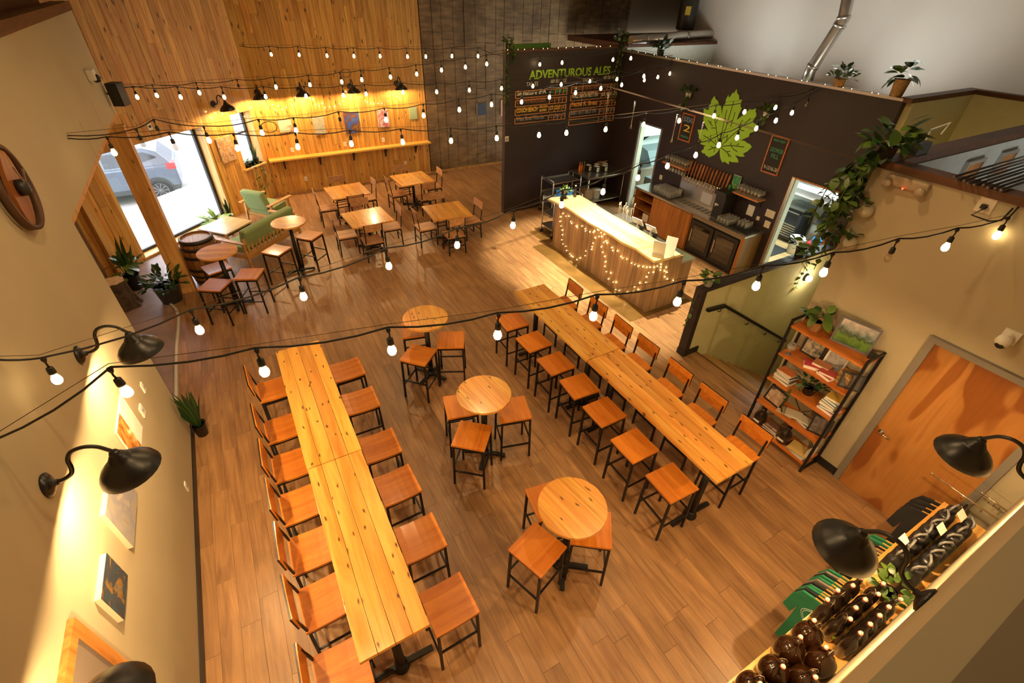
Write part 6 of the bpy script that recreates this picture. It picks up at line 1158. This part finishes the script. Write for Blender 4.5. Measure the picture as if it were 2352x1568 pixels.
# swing-top bottles
m_amb = plain('amber_brown_glass', (.022,.007,.002), .06, coat=.4); m_pors = plain('white_porcelain_stopper', (.80,.74,.62), .25); m_seal = plain('red_rubber_seal', (.55,.07,.04), .5)
def swing(parent, z, r=.018, open_=False):
    w = MB().tube([(0,-r-.006,z-.05),(0,-r-.012,z-.01),(0,-.012,z+.03),(0,.012,z+.03),(0,r+.012,z-.01),(0,r+.006,z-.05)], .0022, 5).build('wire_bail', m_chr, parent)
    c = (.0,0,z+.012) if not open_ else (.035,.0,z-.01)
    MB().lathe([(.001,.018),(.012,.016),(.015,.006),(.015,0),(.001,-.001)], c, 12).build('stopper', m_pors, parent); MB().lathe([(.017,-.004),(.017,.001)], c, 12).build('seal', m_seal, parent)
def bottle(x, y, lab, big=False, rz=0.0):
    t = thing('swing_top_growler' if big else 'swing_top_bottle', lab, 'growler' if big else 'bottle', (x,y,SHZ), rz, 'round amber growlers' if big else 'dark swing-top bottles')
    if big: MB().lathe([(.08,0),(.092,.015),(.095,.10),(.088,.16),(.05,.21),(.026,.235),(.020,.26),(.020,.285),(.0001,.286)], n=22).tube([(.02,0,.25),(.055,0,.245),(.06,0,.22),(.045,0,.20)], .007, 8).build('body', m_amb, t); swing(t, .29, .02, True)
    else: MB().lathe([(.045,0),(.050,.01),(.050,.17),(.042,.21),(.020,.255),(.016,.31),(.016,.325),(.0001,.326)], n=18).build('body', m_dkg, t); swing(t, .325, .016, rl.random() < .5); MB().prism([(.0,-.0505,.08),(.015,-.0505,.10),(.0,-.0505,.12),(-.012,-.0505,.10)], (0,-.001,0)).build('leaf_print', plain('lime_green_paint', (.30,.56,.03), .5), t)
for i, x in enumerate((2.88,3.0,3.12,3.24,3.36)):
    for j, y in enumerate((-.03,.085,.19)):
        if j == 2 and i > 3: continue
        bottle(x+.02*j, y, 'dark swing-top bottle, %s row, %s from the round growlers' % (('wall','middle','front')[j], ORD[i]), rz=rl.uniform(0,6))
for i, (x, y) in enumerate(((2.28,.13),(2.41,-.01),(2.49,.155),(2.62,.0),(2.70,.15),(2.16,-.01),(2.06,.14))): bottle(x, y, 'round amber growler with swing top, %s along the shelf' % ORD[i], True, rl.uniform(0,6))
# chrome face-out arms by the door
for i, (y0, x, lab) in enumerate(((.0,5.12,'chrome hanging arm with ball end beside the plywood door'),(.0,5.30,'second chrome hanging arm close to the near wall corner'))):
    t = thing('garment_rod', lab, 'garment rod', (x, YN, 1.22)); L_ = .55 if i == 0 else .2; MB().tube([(0,0,0),(0,L_,.02)], .008, 8).ball((0,L_+.008,.022), .012).build('rod', m_chr, t)
    for k in range(3): MB().tube([(0,.12+.08*k if i == 0 else .05+.04*k,.01),(0,.12+.08*k if i == 0 else .05+.04*k,-.04)], .004, 5).build('hook', m_chr, t)
o = MB().bx(0,.6,-.9,-.45,0,.03).build('framed_sign', m_blk); o.location = (1.15,0,3.42); tag(o, 'dark framed sign lying on the mezzanine edge at the bottom right', 'sign')
# ================================================================== OUTSIDE THE WINDOW
GZ = -1.17; wc_ = PZ(384.7,459,GZ); xr = PY(420,425,wc_.y).x
m_car = plain('silver_blue_car_paint', (.10,.12,.155), .3, .2, coat=.3); m_cg = plain('dark_car_glass', (.02,.026,.034), .08); m_tyre = plain('tyre_rubber', (.02,.02,.02), .8); m_rim = plain('alloy_rim', (.20,.205,.21), .4, .3); m_clad = plain('dark_car_trim', (.04,.042,.045), .6)
t = thing('parked_car', 'silver blue SUV parked outside the big window, rear to the right', 'car', (xr, wc_.y, GZ))
Lc = 4.5; lower = [(-Lc,.32),(-Lc,.80),(-Lc+.2,.98),(-Lc+1.15,1.10),(-.02,1.12),(.0,.95),(.0,.42),(-.12,.32)]
MB().prism([(x,.0,z) for x,z in lower], (0,1.80,0)).build('body', m_car, t, bevel=.05)
up = [(-Lc+1.05,1.08),(-Lc+1.85,1.62),(-Lc+2.3,1.68),(-.75,1.66),(-.38,1.52),(-.06,1.10)]
n = len(up); MB().add([(x,.04+.14*(z-1.08)/.6,z) for x,z in up]+[(x,1.76-.14*(z-1.08)/.6,z) for x,z in up], [tuple(range(n))[::-1], tuple(range(n,2*n))]+[(i,(i+1)%n,n+(i+1)%n,n+i) for i in range(n)]).build('cabin', m_car, t, bevel=.03)
for pts in ([(-2.9,1.16),(-2.45,1.52),(-1.95,1.56),(-1.95,1.16)],[(-1.88,1.16),(-1.88,1.56),(-1.25,1.56),(-1.15,1.18)],[(-1.08,1.20),(-1.18,1.55),(-.72,1.53),(-.42,1.36)]):
    MB().prism([(x,.03+.14*(z-1.08)/.6,z) for x,z in pts], (0,-.004,0)).build('side_window', m_cg, t)
MB().bx(-Lc+.1,-.05,-.012,.02,.32,.46).build('sill_cladding', m_clad, t); MB().bx(-.25,.012,-.01,.35,.98,1.16).build('tail_lamp', plain('red_tail_lamp', (.5,.03,.03), .2), t); MB().tube([(-3.0,.16,1.70),(-.9,.16,1.70)], .02, 6).build('roof_rail', m_clad, t)
for x in (-1.9,-2.9): MB().bx(x,x+.16,-.02,.0,.98,1.02).build('door_handle', m_car, t)
for k, x in enumerate((-.66,-3.3)):
    a = MB().lathe([(.40,-.004),(.40,.02)], (x,0,.37), 28, Matrix.Rotation(PI/2,3,'X')).build('wheel_arch', m_clad, t)
    w_ = MB().lathe([(.22,-.10),(.33,-.10),(.345,-.06),(.345,.02),(.33,.05),(.24,.05),(.22,.02)], (x,.0,.345), 30, Matrix.Rotation(PI/2,3,'X'), cap=False).build('wheel', m_tyre, t)
    r_ = MB().lathe([(.245,.03),(.245,.048),(.225,.048),(.225,.03)], (x,0,.345), 30, Matrix.Rotation(PI/2,3,'X'), cap=False).lathe([(.045,.0),(.05,.04),(.001,.045)], (x,0,.345), 14, Matrix.Rotation(PI/2,3,'X'))
    for q in range(10): an = 2*PI*q/10; r_.bar((x+.04*math.cos(an),-.035,.345+.04*math.sin(an)),(x+.235*math.cos(an),-.035,.345+.235*math.sin(an)),.018,.034,up=(0,1,0))
    r_.build('rim', m_rim, w_); MB().lathe([(.001,.0),(.22,.0)], (x,.05,.345), 24, Matrix.Rotation(PI/2,3,'X')).build('brake_disc', m_clad, w_)
o = MB().bx(-9,-3.2,28,33,GZ,GZ+2.6).build('white_van', plain('white_vehicle', (.3,.3,.3), .5)); tag(o, 'pale blurred delivery van far behind the parked car', 'van')
